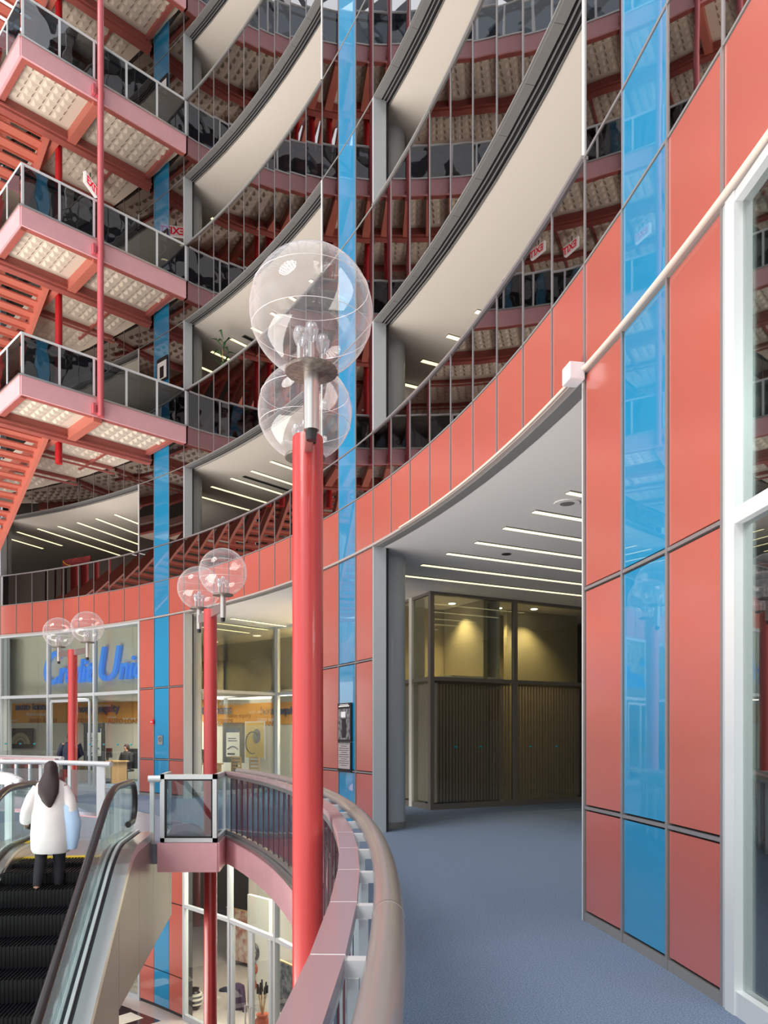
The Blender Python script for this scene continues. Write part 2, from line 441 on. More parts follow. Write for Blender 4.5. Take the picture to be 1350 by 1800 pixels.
def vent_thing(p, r, z, label):
    t = thing('ceiling_speaker', label, 'ceiling speaker', (p[0], p[1], z))
    b = MB(); b.lathe([(r, -0.012), (r, 0.0)], (p[0], p[1], z), 28); b.build('rim', greyc, t, True)
    b = MB(); b.lathe([(r*0.55, -0.018), (r*0.55, -0.012)], (p[0], p[1], z), 28); b.build('grille', vent, t, True)
vent_thing((2.45, 10.22), 0.17, H1, 'round white speaker set flush in the corridor ceiling above the strips')
for p in ((2.1, 13.1), (2.6, 16.0)):
    b = MB(); b.lathe([(0.075, -0.012), (0.085, 0.0)], (p[0], p[1], H1), 20)
    tag(b.build('ceiling_downlight', black, None, True), 'small dark unlit round downlight in the corridor ceiling', 'ceiling light', 'dark corridor downlights')
def linear_vent(a, L, an, z, label):
    b = MB(); d = Vector((math.cos(an), math.sin(an), 0)); a = Vector((a[0], a[1], z-0.004))
    t = thing('ceiling_vent', label, 'ceiling vent', a)
    b.bar(a, a+d*L, 0.14, 0.012); b.build('frame', vent, t)
    b = MB(); b.bar(a+d*0.02-Vector((0,0,0.006)), a+d*(L-0.02)-Vector((0,0,0.006)), 0.10, 0.006); b.build('slot', slotm, t)
for mod, zz, st in ((0, HEAD[0], 'second'), (1, HEAD[0], 'second'), (1, HEAD[1], 'third')):
    d = DA*12*mod; p = rot_about((1.75, 12.0) if mod == 0 else (1.35, 12.75), d)
    linear_vent(p, 0.9 if mod == 0 else 1.6, 0.485+d, zz, 'narrow dark slot vent in the %s storey ceiling, %s' % (st, MODN[mod][1]))

# ================================================================== ground bay with blinds (behind the open corridor)
gw = struct('wall_office')
CR = (1.02, 16.5); EN = (5.2, 18.75); LF = (0.05, 18.6)
def seg(p, q, t): return (p[0]+(q[0]-p[0])*t, p[1]+(q[1]-p[1])*t)
def vpost(p, w, z0, z1, name, m, par):
    b = MB(); b.box(p[0]-w/2, p[0]+w/2, p[1]-w/2, p[1]+w/2, z0, z1); return b.build(name, m, par)
bronze = mat('bronze_frame', (0.24, 0.21, 0.185), 0.4, metal=0.4)
def glazed(p, q, posts, par, z0=0.0, z1=H1, zt=2.84, gm=g_shop, fm=bronze, w=0.09, lower=True, name='window_pane'):
    P = [seg(p, q, t) for t in posts]
    for c in P:
        b = MB(); b.bar((c[0], c[1], z0), (c[0], c[1], z1), w, w, up=(q[0]-p[0], q[1]-p[1], 0)); b.build('mullion', fm, par)
    for z, h in ((z0+0.06, 0.12), (zt, 0.08), (z1-0.03, 0.06)):
        b = MB(); b.bar((p[0], p[1], z), (q[0], q[1], z), w*0.9, h); b.build('transom', fm, par)
    for a, c in zip(P[:-1], P[1:]):
        for za, zb in ((z0+0.12, zt-0.04), (zt+0.04, z1-0.06)):
            b = MB(); b.bar((a[0], a[1], (za+zb)/2), (c[0], c[1], (za+zb)/2), 0.012, zb-za); b.build(name, gm, par)
glazed(CR, EN, (0, 0.475, 0.93, 1.0), gw, w=0.10)
glazed(LF, CR, (0, 1.0), gw, w=0.08)
# vertical blinds behind the lower glass
def blinds(p, q, z0, z1, n, label, gap=()):
    t = thing('vertical_blind', label, 'blind', (p[0], p[1], z0))
    d = Vector((q[0]-p[0], q[1]-p[1], 0)); L = d.length; d.normalize()
    nr = Vector((-d.y, d.x, 0))*0.14
    b = MB(); b.bar(Vector((p[0],p[1],z1))+nr, Vector((q[0],q[1],z1))+nr, 0.05, 0.05); b.build('headrail', bronze, t)
    w = L/n
    for k in range(n):
        if k in gap: continue
        c = Vector((p[0], p[1], 0))+d*(w*(k+0.5))+nr
        dd = (d*0.92+nr.normalized()*0.38).normalized()*w*0.53
        b = MB(); b.hexa([c-dd+Vector((0,0,z0)), c+dd+Vector((0,0,z0)), c+dd+nr*0.03+Vector((0,0,z0)), c-dd+nr*0.03+Vector((0,0,z0)),
                          c-dd+Vector((0,0,z1)), c+dd+Vector((0,0,z1)), c+dd+nr*0.03+Vector((0,0,z1)), c-dd+nr*0.03+Vector((0,0,z1))])
        b.build('slat', blind, t)
blinds(seg(CR, EN, 0.01), seg(CR, EN, 0.47), 0.14, 2.78, 26, 'closed brown vertical blind behind the pane next to the corner post')
blinds(seg(CR, EN, 0.48), seg(CR, EN, 0.92), 0.14, 2.78, 24, 'dark vertical blind with bright gaps, beside the red panels', gap=())
blinds(seg(LF, CR, 0.02), seg(LF, CR, 0.98), 0.14, 2.78, 14, 'narrow vertical blind behind the pane beside the round column')
# rooms behind
rm = struct('wall_partition')
def pw(p, q, z0, z1, m, th=0.12):
    b = MB(); b.bar((p[0], p[1], (z0+z1)/2), (q[0], q[1], (z0+z1)/2), th, z1-z0); return b.build('partition_panel', m, rm)
nv = Vector((-(EN[1]-CR[1]), EN[0]-CR[0])).normalized()
def off(p, d, t=0.0): 
    u = Vector((EN[0]-CR[0], EN[1]-CR[1])).normalized()
    return (p[0]+nv.x*d+u.x*t, p[1]+nv.y*d+u.y*t)
pw(off(CR, 2.0, -1.8), off(EN, 2.0, 1.0), 0, H1, tan)
pw(off(CR, 0.25, 1.62), off(CR, 1.9, 1.62), 0, H1, tan)
pw(off(CR, 1.2, 2.9), off(CR, 1.2, 5.2), 0, H1, tan)
pw(off(CR, 0.9, 0.0), off(CR, 0.9, 0.35), 0, H1, offw)
for t_, nm in ((1.2, 'the first office'), (2.55, 'the second office'), (3.4, 'the end office')):
    c = off(CR, 1.0 if t_ < 3 else 0.7, t_)
    t = thing('round_downlight', 'small lit round downlight in the ceiling of %s' % nm, 'ceiling light', (c[0], c[1], H1))
    b = MB(); b.lathe([(0.11, -0.012), (0.12, 0)], (c[0], c[1], H1), 20); b.build('rim', white, t, True)
    b = MB(); b.lathe([(0.08, -0.02), (0.08, -0.012)], (c[0], c[1], H1), 20); b.build('lens', lamp_w, t, True)
    ld_ = bpy.data.lights.new('office_lamp', 'SPOT'); ld_.energy = 90; ld_.color = (1.0, 0.78, 0.36); ld_.spot_size = 1.9; ld_.spot_blend = 0.8
    lo_ = bpy.data.objects.new('office_lamp', ld_); COL.objects.link(lo_); lo_.location = (c[0], c[1], H1-0.06)

# ================================================================== storefront glazing on the circle (every third joint)
def front(i0, i1, par, z0, z1, zt, fm, gm, step=3, w=0.075, door=None):
    i = i0
    while i <= i1+1e-6:
        hw = w/2/0.70
        pb(i-hw, i+hw, R-0.02, R+0.10, z0, z1, 'mullion', fm, par)
        i += step
    for z, h in ((z0+0.07, 0.14), (zt, 0.09), (z1-0.03, 0.06)):
        ring(i0, i1, R-0.01, R+0.085, z-h/2, z+h/2, 'transom', fm, par, step=step)
    i = i0
    while i < i1-1e-6:
        for za, zb in ((z0+0.14, zt-0.045), (zt+0.045, z1-0.06)):
            pb(i+0.05, i+step-0.05, R+0.035, R+0.047, za, zb, 'window_pane', gm, par)
        i += step
w1 = struct('window_1'); front(-9.15, -0.15, w1, 0, H1, 2.86, white, glass('glass_storefront_near', (0.62,0.68,0.66), 0.22), w=0.10)
pb(-0.095, -0.02, R-0.01, R+0.16, 0, H1, 'outer_post', jambm, w1)
w2 = struct('window_2'); front(27, 36, w2, 0, H1, 2.80, jambm, g_shop)
w3 = struct('window_3')
B0, B1, B2 = (-5.02, 20.0), (-3.12, 22.0), (-1.4, 20.3)
glazed(B0, B1, (0, 1.0), w3, zt=2.80, fm=jambm, w=0.09)
glazed(B1, B2, (0.04, 1.0), w3, zt=2.80, fm=jambm, w=0.09)
w4 = struct('window_4'); front(15, 24, w4, -5.6, -0.4, -2.72, jambm, g_clear, w=0.09)
w5 = struct('window_5'); front(27, 36, w5, -5.6, -0.4, -2.72, jambm, g_clear)
# credit union room: side wall, inner ceiling, fascia behind the sign
cu = struct('wall_credit_room')
ring(16, 47, R+5.0, R+5.12, 0, 2.95, 'wall_lining', offw, cu)
ring(27, 38, R+0.75, R+0.85, 2.86, H1, 'sign_fascia', offw, cu, step=9)
ring(16, 27, R+4.9, R+5.0, 2.9, H1, 'upper_fascia', offw, cu)
ring(26.9, 46, R+0.75, R+5, 2.86, 2.95, 'inner_ceiling', beige, cu)
ring(16, 27, R+3.6, R+5, 2.86, 2.95, 'inner_ceiling', beige, cu)
ring(16, 30, R+4.975, R+4.998, 1.97, 2.68, 'orange_frieze', orangeb, cu)
ring(30, 46, R+4.975, R+4.998, 2.10, 2.92, 'orange_frieze', orangeb, cu)
def word(x0, x1, yb, str_, m, shear=0.0, bold=0.0):
    ia, ya = hit(x0, R+4.96); ib, yb_ = hit(x1, R+4.96)
    pa, pb_ = Vector(PT(ia, R+4.955)), Vector(PT(ib, R+4.955)); d = pb_-pa
    n_ = Vector((-d.y, d.x, 0)).normalized()
    if n_.dot(Vector((CX, CY, 0))-pa) < 0: n_ = -n_
    sag = 0.02+(R+5)*(1-math.cos(abs(ia-ib)*DA/2)); pa = pa+n_*0.0
    size = d.length/(0.52*len(str_))
    text(str_, size*0.92, planeM((pa.x, pa.y, zat(yb, ya)), (d.x, d.y)), 'lettering', m, cu, font_shear=shear, bold=bold)
brl = mat('brown_letter', (0.36,0.15,0.04), 0.6)
word(27, 108, 1248, 'auto loans', navy, bold=.012); word(135, 228, 1252, 'home equity', navy, bold=.012)
word(340, 433, 1256, 'auto loans', navy, bold=.012); word(458, 540, 1256, 'home equity', navy, bold=.012)
word(47, 92, 1258, 'home equity', whitel); word(64, 86, 1236, 'mortgages', whitel); word(14, 36, 1268, 'mortgages', whitel)
word(172, 200, 1242, 'mortgages', whitel); word(188, 210, 1262, 'auto loans', whitel); word(216, 244, 1265, 'home equity', whitel)
word(385, 424, 1241, 'AUTO LOANS', whitel); word(438, 470, 1254, 'auto loans', whitel); word(452, 500, 1268, 'home equity', whitel, .25)
word(50, 118, 1270, 'auto loans', brl, .3); word(120, 182, 1270, 'mortgages', brl, .3); word(190, 244, 1272, 'AUTO LOANS', brl)
word(150, 200, 1256, 'home equity', brl); word(358, 420, 1272, 'mortgages', brl, .3); word(398, 452, 1262, 'home equity', brl); word(430, 478, 1277, 'AUTO LOANS', brl)
for (i, r) in ((34.5, 2.2), (31, 3.2), (28.3, 2.0), (25.5, 4.2), (23.3, 4.1), (21.6, 4.3), (19.8, 4.1), (22.4, 4.6)):
    a = ang(i); c = PT(i, R+r, 2.85)
    t = thing('ceiling_troffer', 'bright square ceiling lamp inside the credit office', 'ceiling light', c, 'troffers in the credit office')
    pb(i-.33, i+.33, R+r-.25, R+r+.25, 2.84, 2.86, 'frame', white, t); pb(i-.29, i+.29, R+r-.22, R+r+.22, 2.832, 2.84, 'diffuser', lamp_w, t)
# flood the credit room softly (ceiling lamps)
for i, r in ((32, 2.8), (21.5, 4.2)):
    l = bpy.data.lights.new('credit_lamp', 'AREA'); l.energy = 170; l.size = 2.2; l.color = (1, 0.93, 0.8)
    lo_ = bpy.data.objects.new('credit_lamp', l); COL.objects.link(lo_); lo_.location = PT(i, R+r, 2.80)
l = bpy.data.lights.new('bay_lamp', 'SPOT'); l.energy = 700; l.color = (1, 0.8, 0.4); l.spot_size = 1.8; l.spot_blend = 0.9
lo_ = bpy.data.objects.new('bay_lamp', l); COL.objects.link(lo_); lo_.location = PT(19.5, R+4.2, 4.66)
lo2 = bpy.data.objects.new('bay_lamp', l); COL.objects.link(lo2); lo2.location = PT(22.3, R+4.0, 4.66)
b = MB(); b.lathe([(0.12, -0.02), (0.12, 0)], PT(22.3, R+4.0, H1), 20)
tag(b.build('round_downlight', lamp_w, None, True), 'second lit round downlight above the credit office, nearer the grey jamb', 'ceiling light')
b = MB(); c = PT(19.5, R+4.2, H1); b.lathe([(0.12, -0.02), (0.12, 0)], c, 20)
tag(b.build('round_downlight', lamp_w, None, True), 'lit round downlight above the credit office beside the corner mullion', 'ceiling light')
# sign letters
sg = thing('shop_sign', 'blue raised letters reading Credit Union behind the upper window', 'sign', PT(32, R+0.7, 3.2))
qA, qB = Vector(PT(36, R+0.75)), Vector(PT(27, R+0.75)); qn = Vector((-(qB-qA).y, (qB-qA).x, 0)).normalized()
if qn.dot(Vector((CX,CY,0))-qA) < 0: qn = -qn
pL, pR = qA+(qB-qA)*0.22+qn*0.10, qB+qn*0.10; dd = (pR-pL).normalized()
def sgn(s, size, t, z, sx=1.0):
    p = pL+dd*t; text(s, size, planeM((p.x, p.y, z), (dd.x, dd.y)), 'letters', signb, sg, ext=0.05, font_shear=0.25, bold=0.004, sx=sx)
sgn('C', 1.45, -0.15, 3.20, .78); sgn('redit', 1.02, 0.62, 3.21, .80); sgn('U', 1.45, 2.40, 3.22, .90); sgn('nion', 1.02, 3.36, 3.23, .84)

# ---- furniture and pictures in the credit office
def picture(i, r, z, w, h, fm, im, label, extra=None, cat='picture'):
    M = wallM(i, r, z)
    def q(x0,x1,y0,y1,d0,d1,nm,m):
        b = MB(); b.hexa([M@Vector(v) for v in ((x0,y0,d0),(x1,y0,d0),(x1,y0,d1),(x0,y0,d1),(x0,y1,d0),(x1,y1,d0),(x1,y1,d1),(x0,y1,d1))]); return b.build(nm, m, t)
    t = thing('framed_picture' if cat == 'picture' else 'poster_stand', label, cat, M.translation)
    q(-w/2,w/2,-h/2,h/2,0,0.03,'frame',fm); q(-w/2+.05,w/2-.05,-h/2+.05,h/2-.05,0.03,0.035,'print',im)
    return t, M, q
t, M, q = picture(hit(37, R+4.9)[0], R+4.9, 1.50, 1.15, 0.78, black, mat('dark_print',(0.05,0.04,0.03),0.5), 'dark framed picture with a pale fan arch on the office wall')
b = MB()
for k in range(18):
    a1 = PI*k/18; a2 = PI*(k+0.8)/18
    for r0, r1 in ((0.16,0.26),(0.28,0.44)):
        pts = [(r0*math.cos(a1), r0*math.sin(a1)),(r1*math.cos(a1), r1*math.sin(a1)),(r1*math.cos(a2), r1*math.sin(a2)),(r0*math.cos(a2), r0*math.sin(a2))]
        b.hexa([M@Vector((x, y-0.22, 0.036)) for x,y in pts]+[M@Vector((x, y-0.22, 0.042)) for x,y in pts])
b.build('fan_arch', tan, t)
grm = mat('granite_board', (0.10,0.10,0.105), 0.5, noise=(20,0.5))
def poster_stand(i, r, label):
    t, M, q = picture(i, r, 1.38, 1.0, 1.30, grm, grm, label, cat='poster stand')
    q(-.31,.31,-.46,.46,.035,.045,'poster_sheet',whitel); q(-.31,.31,.33,.46,.045,.05,'blue_heading',navy)
    q(-.22,.16,.12,.15,.045,.048,'print_line',navy); q(-.22,.2,.04,.07,.045,.048,'print_line',navy)
    b = MB(); b.tube([M@Vector((-.24+.48*k/12, -.22+.10*math.sin(PI*k/12), .05)) for k in range(13)], 0.02, 6); b.build('print_swoosh', navy, t)
    q(-.25,.1,-.4,-.34,.045,.048,'print_line',black)
    q(-.12,.12,-1.36,-.62,-.06,.0,'stand_leg',grm)
poster_stand(hit(167, R+2.6)[0], R+2.6, 'granite framed poster stand behind the sliding doors of the credit office')
poster_stand(hit(411, R+4.3)[0], R+4.3, 'granite framed poster stand seen past the second lamp pole')
t, M, q = picture(hit(449, R+4.9)[0], R+4.9, 1.45, 0.95, 1.25, white, mat('yellow_print',(0.75,0.50,0.08),0.5), 'yellow abstract print in a white frame above the wooden chairs')
for (rx, ry, cx_, cy_, m) in ((.17,.24,.10,.14,navy),):
    b = MB(); pts = [(cx_+rx*math.cos(a*PI/8), cy_+ry*math.sin(a*PI/8)) for a in range(16)]
    for k in range(16):
        p, p2 = pts[k], pts[(k+1)%16]
        b.v += [tuple(M@Vector((*p,.042))), tuple(M@Vector((*p2,.042))), tuple(M@Vector((cx_,cy_,.042)))]; b.f.append((len(b.v)-3,len(b.v)-2,len(b.v)-1))
    b.build('blue_oval', m, t)
b = MB(); b.tube([M@Vector((-.1+.32*math.cos(a*PI/8), -.08+.36*math.sin(a*PI/8), .045)) for a in range(2,14)], 0.018, 6); b.build('dark_curl', black, t)
def chair(i, r, label):
    c = Vector(PT(i, r)); a = ang(i); t = thing('wooden_chair', label, 'chair', c)
    x = Vector((math.sin(a), -math.cos(a), 0)); n = Vector((-math.cos(a), -math.sin(a), 0)); Z = Vector((0,0,1))
    for s1 in (-1,1):
        b = MB(); b.bar(c+x*.21*s1+n*.2, c+x*.21*s1+n*.2+Z*.95, .04, .04); b.build('leg', wood, t)
        b = MB(); b.bar(c+x*.21*s1-n*.2, c+x*.21*s1-n*.2+Z*.44, .04, .04); b.build('leg', wood, t)
    b = MB(); b.bar(c-n*.22+Z*.45, c+n*.22+Z*.45, .46, .04); b.build('seat', wood, t)
    for z in (.62, .73, .84, .94):
        b = MB(); b.bar(c+n*.2-x*.21+Z*z, c+n*.2+x*.21+Z*z, .02, .05); b.build('back_slat', wood, t)
chair(hit(424, R+3.75)[0], R+3.75, 'pale wooden ladder-back chair below the poster stand'); chair(hit(456, R+3.75)[0], R+3.75, 'pale wooden ladder-back chair below the yellow print')
def desk(i, r, label):
    c = PT(i, r); t = thing('office_desk', label, 'desk', c)
    pb(i-1.1, i+1.1, r-.35, r+.35, .72, .76, 'desk_top', wood, t)
    for s in (-1, .93): pb(i+s, i+s+.07, r-.33, r+.33, 0, .72, 'desk_side', wood, t)
desk(28.6, R+2.9, 'wooden office desk where the seated person works')
desk(34.3, R+3.0, 'wooden office desk below the fan arch picture')
def monitor(i, r, label):
    c = PT(i, r); t = thing('computer_monitor', label, 'monitor', (c[0],c[1],.76))
    pb(i-.28, i+.28, r, r+.03, .86, 1.18, 'screen', black, t); pb(i-.04, i+.04, r, r+.05, .76, .88, 'stand', black, t)
monitor(28.2, R+2.9, 'black computer monitor on the desk of the seated person'); monitor(33.9, R+2.9, 'black computer monitor below the fan arch picture')
# dots on glass
b = 0
for i in [27.6+0.9*k for k in range(10)]:
    c = PT(i, R+0.03, 1.32); bb = MB(); bb.lathe([(0.001,0),(0.035,0.03),(0.035,0.045),(0.001,0.06)], c, 10)
    o = bb.build('glass_decal', mat('teal_decal',(0.03,0.45,0.55),0.5), w2)
for t_ in (.15,.3,.62,.8):
    p = seg(CR, EN, t_*0.93); bb = MB(); bb.lathe([(0.001,0),(0.035,0.03),(0.035,0.045),(0.001,0.06)], (p[0]-.02,p[1]-.03,1.32), 10)
    bb.build('glass_decal', MATS['teal_decal'], gw)
# doors frames in window_2
for i in (30.35, 31.6, 32.85):
    pb(i-.05, i+.05, R+0.01, R+0.07, 0.1, 2.62, 'door_stile', jambm, w2)
ring(30.35, 32.85, R+0.01, R+0.07, 2.60, 2.68, 'door_head', jambm, w2)

# ================================================================== walkway platforms on the left
AX, AY = -7.85, 16.55
EX, EY = 0.717, 0.697
NX, NY = -0.697, 0.717
LW = 3.93
def PLp(e, n, z=0.0): return (AX+EX*e+NX*n, AY+EY*e+NY*n, z)
def inside(e, n, mg=0.12):
    x, y, _ = PLp(e, n); return math.hypot(x-CX, y-CY) < R-mg
def emax(n):
    e = -2.0
    while inside(e, n, 0.03) and e < 12: e += 0.05
    return e-0.05
def waffle(e0, e1, n0, n1, z):
    b = MB(); s = 0.245; h = 0.055
    n = n0
    while n+s <= n1+0.01:
        e = e0
        while e+s <= e1+0.01:
            if inside(e+s, n) and inside(e+s, n+s) and inside(e, n+s):
                o = len(b.v); g = 0.022; k = 0.075
                for (a, c, zz) in ((g,g,z),(s-g,g,z),(s-g,s-g,z),(g,s-g,z),(k,k,z-h),(s-k,k,z-h),(s-k,s-k,z-h),(k,s-k,z-h)):
                    b.v.append(PLp(e+a, n+c, zz))
                b.f += [(o,o+1,o+5,o+4),(o+1,o+2,o+6,o+5),(o+2,o+3,o+7,o+6),(o+3,o,o+4,o+7),(o+4,o+5,o+6,o+7)]
            e += s
        n += s
    return b
def slabs(z0, z1, front=True):
    b = MB(); n = 0.0; st = 0.4
    while n < 9.0:
        lo = 0.0 if n < 1.59 else 1.38
        h0, h1 = emax(n), emax(n+st)
        if h0 > lo and h1 > lo:
            b.hexa([PLp(lo,n,z0),PLp(h0,n,z0),PLp(h1,n+st,z0),PLp(lo,n+st,z0),PLp(lo,n,z1),PLp(h0,n,z1),PLp(h1,n+st,z1),PLp(lo,n+st,z1)])
        n += st
    return b
def lbar(e0,n0,e1,n1,z0,z1,w):
    b = MB(); b.bar(PLp(e0,n0,(z0+z1)/2), PLp(e1,n1,(z0+z1)/2), w, z1-z0); return b
STO = {1: 'third', 2: 'fourth', 3: 'fifth', 4: 'sixth'}
def make_platform(F):
    t = thing('walkway_platform', '', 'walkway', PLp(0,0,F))
    slabs(F-0.26, F-0.02).build('floor_slab', cream, t)
    for (a0,a1,b0,b1) in ((0.14,1.56,0.14,1.46),(1.82,LW+2,0.14,1.46),(1.50,LW+3,1.78,3.2),(1.5,LW+3,3.45,4.9),(1.5,LW+3,5.1,7.6)):
        waffle(a0,a1,b0,b1,F-0.26).build('waffle_soffit', cream, t)
    # pink fascias with a steel lip
    lbar(-0.03,-0.03,LW,-0.03,F-0.42,F-0.01,0.06).build('fascia', pink, t)
    lbar(-0.03,-0.03,-0.03,1.75,F-0.42,F-0.01,0.06).build('fascia', pink, t)
    lbar(-0.05,-0.035,LW,-0.035,F-0.01,F+0.03,0.10).build('edge_lip', steel, t)
    lbar(-0.035,-0.05,-0.035,1.75,F-0.01,F+0.03,0.10).build('edge_lip', steel, t)
    # salmon beams
    lbar(0,0.05,LW,0.05,F-0.42,F-0.27,0.14).build('edge_beam', salmon, t)
    lbar(0.05,0.0,0.05,1.7,F-0.42,F-0.27,0.14).build('edge_beam', salmon, t)
    for n_ in (1.62, 3.32, 5.0):
        e0 = -0.4 if n_ < 2 else 1.38
        lbar(e0,n_-0.12,emax(n_),n_-0.12,F-0.50,F-0.46,0.06).build('beam_flange', salmon, t)
        lbar(e0,n_,emax(n_),n_,F-(0.56 if n_ < 2 else 0.34),F-0.26,0.20 if n_ < 2 else 0.10).build('beam', salmon, t)
    lbar(1.68,0.0,1.68,1.62,F-0.52,F-0.26,0.20).build('beam', orange, t)
    lbar(1.42,1.7,1.42,7.5,F-0.50,F-0.26,0.14).build('beam', orange, t)
    lbar(LW-0.25,0,LW-0.25,1.6,F-0.38,F-0.26,0.10).build('beam', salmon, t)
    lbar(2.9,1.7,2.9,4.0,F-0.34,F-0.26,0.06).build('beam', salmon, t)
    return t
def copy_tree(o, parent=None, dz=0.0):
    c = o.copy(); COL.objects.link(c)
    if parent:
        c.parent = parent; c.matrix_parent_inverse = o.matrix_parent_inverse.copy()
    else: c.location.z += dz
    for ch in [x for x in bpy.data.objects if x.parent == o and x != c]:
        copy_tree(ch, c)
    return c
FASL = {1: 'the lowest pink walkway platform, its corner just above the stair to the credit office bay',
        2: 'middle pink walkway platform of the three with corners in view',
        3: 'highest pink walkway platform whose corner is in view',
        4: 'pink walkway platform cut off by the top of the picture'}
plat = make_platform(FLR[1]); plat['label'] = FASL[1]; plat['group'] = 'pink walkway platforms'
for k in (2, 3, 4):
    c = copy_tree(plat, None, FLR[k]-FLR[1]); c['label'] = FASL[k]
RAILL = {1: 'glass railing on the lowest pink walkway platform', 2: 'glass railing on the middle pink walkway platform',
         3: 'glass railing on the highest pink platform whose corner shows', 4: 'glass railing on the platform cut off at the top'}
def make_rail(F):
    t = thing('glass_railing', RAILL[1], 'railing', PLp(0,0,F), 'glass railings of the pink platforms')
    for k in range(6):
        e_ = LW*k/5
        lbar(e_,-0.03,e_+0.001,-0.03,F+0.03,F+0.90,0.03)
        b = MB(); b.bar(PLp(e_,-0.035,F+0.03), PLp(e_,-0.035,F+0.90), 0.035, 0.05, up=(EX,EY,0)); b.build('post', white, t)
        if k < 5:
            lbar(e_+0.03,-0.035,e_+LW/5-0.03,-0.035,F+0.05,F+0.88,0.012).build('glass_pane', g_rail, t)
    for k in (1, 2):
        b = MB(); b.bar(PLp(-0.035,k*0.8,F+0.03), PLp(-0.035,k*0.8,F+0.90), 0.035, 0.05, up=(NX,NY,0)); b.build('post', white, t)
        lbar(-0.035,k*0.8-0.77,-0.035,k*0.8-0.03,F+0.05,F+0.88,0.012).build('glass_pane', g_rail, t)
    b = MB(); b.tube([PLp(-0.035,1.7,F+0.92), PLp(-0.035,-0.035,F+0.92), PLp(LW-0.05,-0.035,F+0.92)], 0.028, 8); b.build('top_rail', white, t)
    b = MB(); b.tube([PLp(0.02,1.7,F+0.80), PLp(0.06,0.08,F+0.80), PLp(LW-0.1,0.08,F+0.80)], 0.03, 8); b.build('inner_handrail', black, t, True)
    return t
rl = make_rail(FLR[1])
for k in (2, 3, 4):
    c = copy_tree(rl, None, FLR[k]-FLR[1]); c['label'] = RAILL[k]
# hanger rod with clamps
hr = thing('hanger_rod', 'long pink round rod running down past the walkway platforms', 'rod', PLp(1.68,-0.15,8.98))
tubeo([PLp(1.68,-0.15,8.96), PLp(1.68,-0.15,26)], 0.075, 'rod', rod, hr)
for k in (1,2,3,4):
    z = FLR[k]-0.28
    lbar(1.56,-0.12,1.50,-0.12,z-0.11,z+0.11,0.12).build('clamp', deepred if False else rod, hr)
    lbar(1.58,-0.10,1.78,-0.10,z-0.09,z+0.09,0.08).build('clamp', rod, hr)
STL = ['deep red round post under the lowest walkway platform', 'deep red round post standing on the lowest walkway platform',
       'deep red round post standing on the middle walkway platform', 'deep red round post standing on the highest visible platform']
for k in (1, 2, 3, 4):
    c = PLp(1.56, 2.0)
    o = tubeo([(c[0],c[1],(FLR[k-1] if k > 1 else FLR[1]-1.0)), (c[0],c[1],FLR[k]-0.27)], 0.085, 'steel_post', deepred)
    tag(o, STL[k-1], 'post', 'deep red posts between the platforms')
# stair flights
def make_flight(F):
    t = thing('stair_flight', '', 'staircase', PLp(0.6,1.7,F))
    sl = 0.60; n1 = 1.72+3.4/sl
    for e_ in (-0.10, 1.22):
        b = MB(); b.bar(PLp(e_,1.72,F-0.24), PLp(e_,n1,F-0.24-3.4), 0.09, 0.32); b.build('stringer', orange, t)
    k = 0; nst = 20; rise = 3.4/nst; run = rise/sl
    while k < nst:
        nn = 1.80+run*k; z = F-0.10-rise*(k+1)+0.02
        b = MB(); b.hexa([PLp(-0.06,nn,z-0.04),PLp(1.18,nn,z-0.04),PLp(1.18,nn+run*0.95,z-0.04),PLp(-0.06,nn+run*0.95,z-0.04),
                          PLp(-0.06,nn,z),PLp(1.18,nn,z),PLp(1.18,nn+run*0.95,z),PLp(-0.06,nn+run*0.95,z)])
        b.hexa([PLp(-0.06,nn+run*0.9,z-0.10),PLp(1.18,nn+run*0.9,z-0.10),PLp(1.18,nn+run*0.97,z-0.10),PLp(-0.06,nn+run*0.97,z-0.10),
                PLp(-0.06,nn+run*0.9,z),PLp(1.18,nn+run*0.9,z),PLp(1.18,nn+run*0.97,z),PLp(-0.06,nn+run*0.97,z)])
        b.build('tread', orange, t); k += 1
    return t
STFL = {1: 'salmon open stair flight descending from the lowest walkway platform', 2: 'salmon open stair flight descending from the middle walkway platform',
        3: 'salmon open stair flight descending from the highest visible platform', 4: 'salmon open stair flight at the very top of the picture'}
sf = make_flight(FLR[1]); sf['label'] = STFL[1]; sf['group'] = 'salmon stair flights'
for k in (2, 3, 4):
    c = copy_tree(sf, None, FLR[k]-FLR[1]); c['label'] = STFL[k]
# the lift lobby further round, seen in the mirror glass
lob = thing('lift_lobby', 'pink and red lift lobby floors reflected in the mirror glass', 'lift lobby', PLp(-4, 5, 0))
for k in (1, 2, 3, 4):
    F = FLR[k]
    lbar(-8,6.6,-0.5,6.6,F-0.26,F-0.02,4.4).build('floor_slab', cream, lob)
    lbar(-8,4.36,-0.5,4.36,F-0.42,F-0.01,0.06).build('fascia', pink, lob)
    lbar(-8,4.30,-0.5,4.30,F+0.88,F+0.94,0.05).build('top_rail', white, lob)
    lbar(-8,4.32,-0.5,4.32,F+0.04,F+0.86,0.012).build('glass_pane', g_rail, lob)
    for q in range(5): lbar(-8+q*1.8,4.5,-8+q*1.8,8.7,F-0.5,F-0.26,0.2).build('beam', salmon, lob)
for q in range(4):
    for nn in (4.7, 8.4):
        c = PLp(-7.6+q*2.2, nn); tubeo([(c[0],c[1],-5.6),(c[0],c[1],24)], 0.14, 'lift_post', pole, lob)

for k in range(6):
    lbar(-9+1.5*k,9.3,-7.6+1.5*k,9.3,-5.6,8.6,0.2).build('core_panel', darkw, lob)
    lbar(-9+1.5*k,9.3,-7.6+1.5*k,9.3,8.7,24,0.2).build('core_panel', darkw, lob)
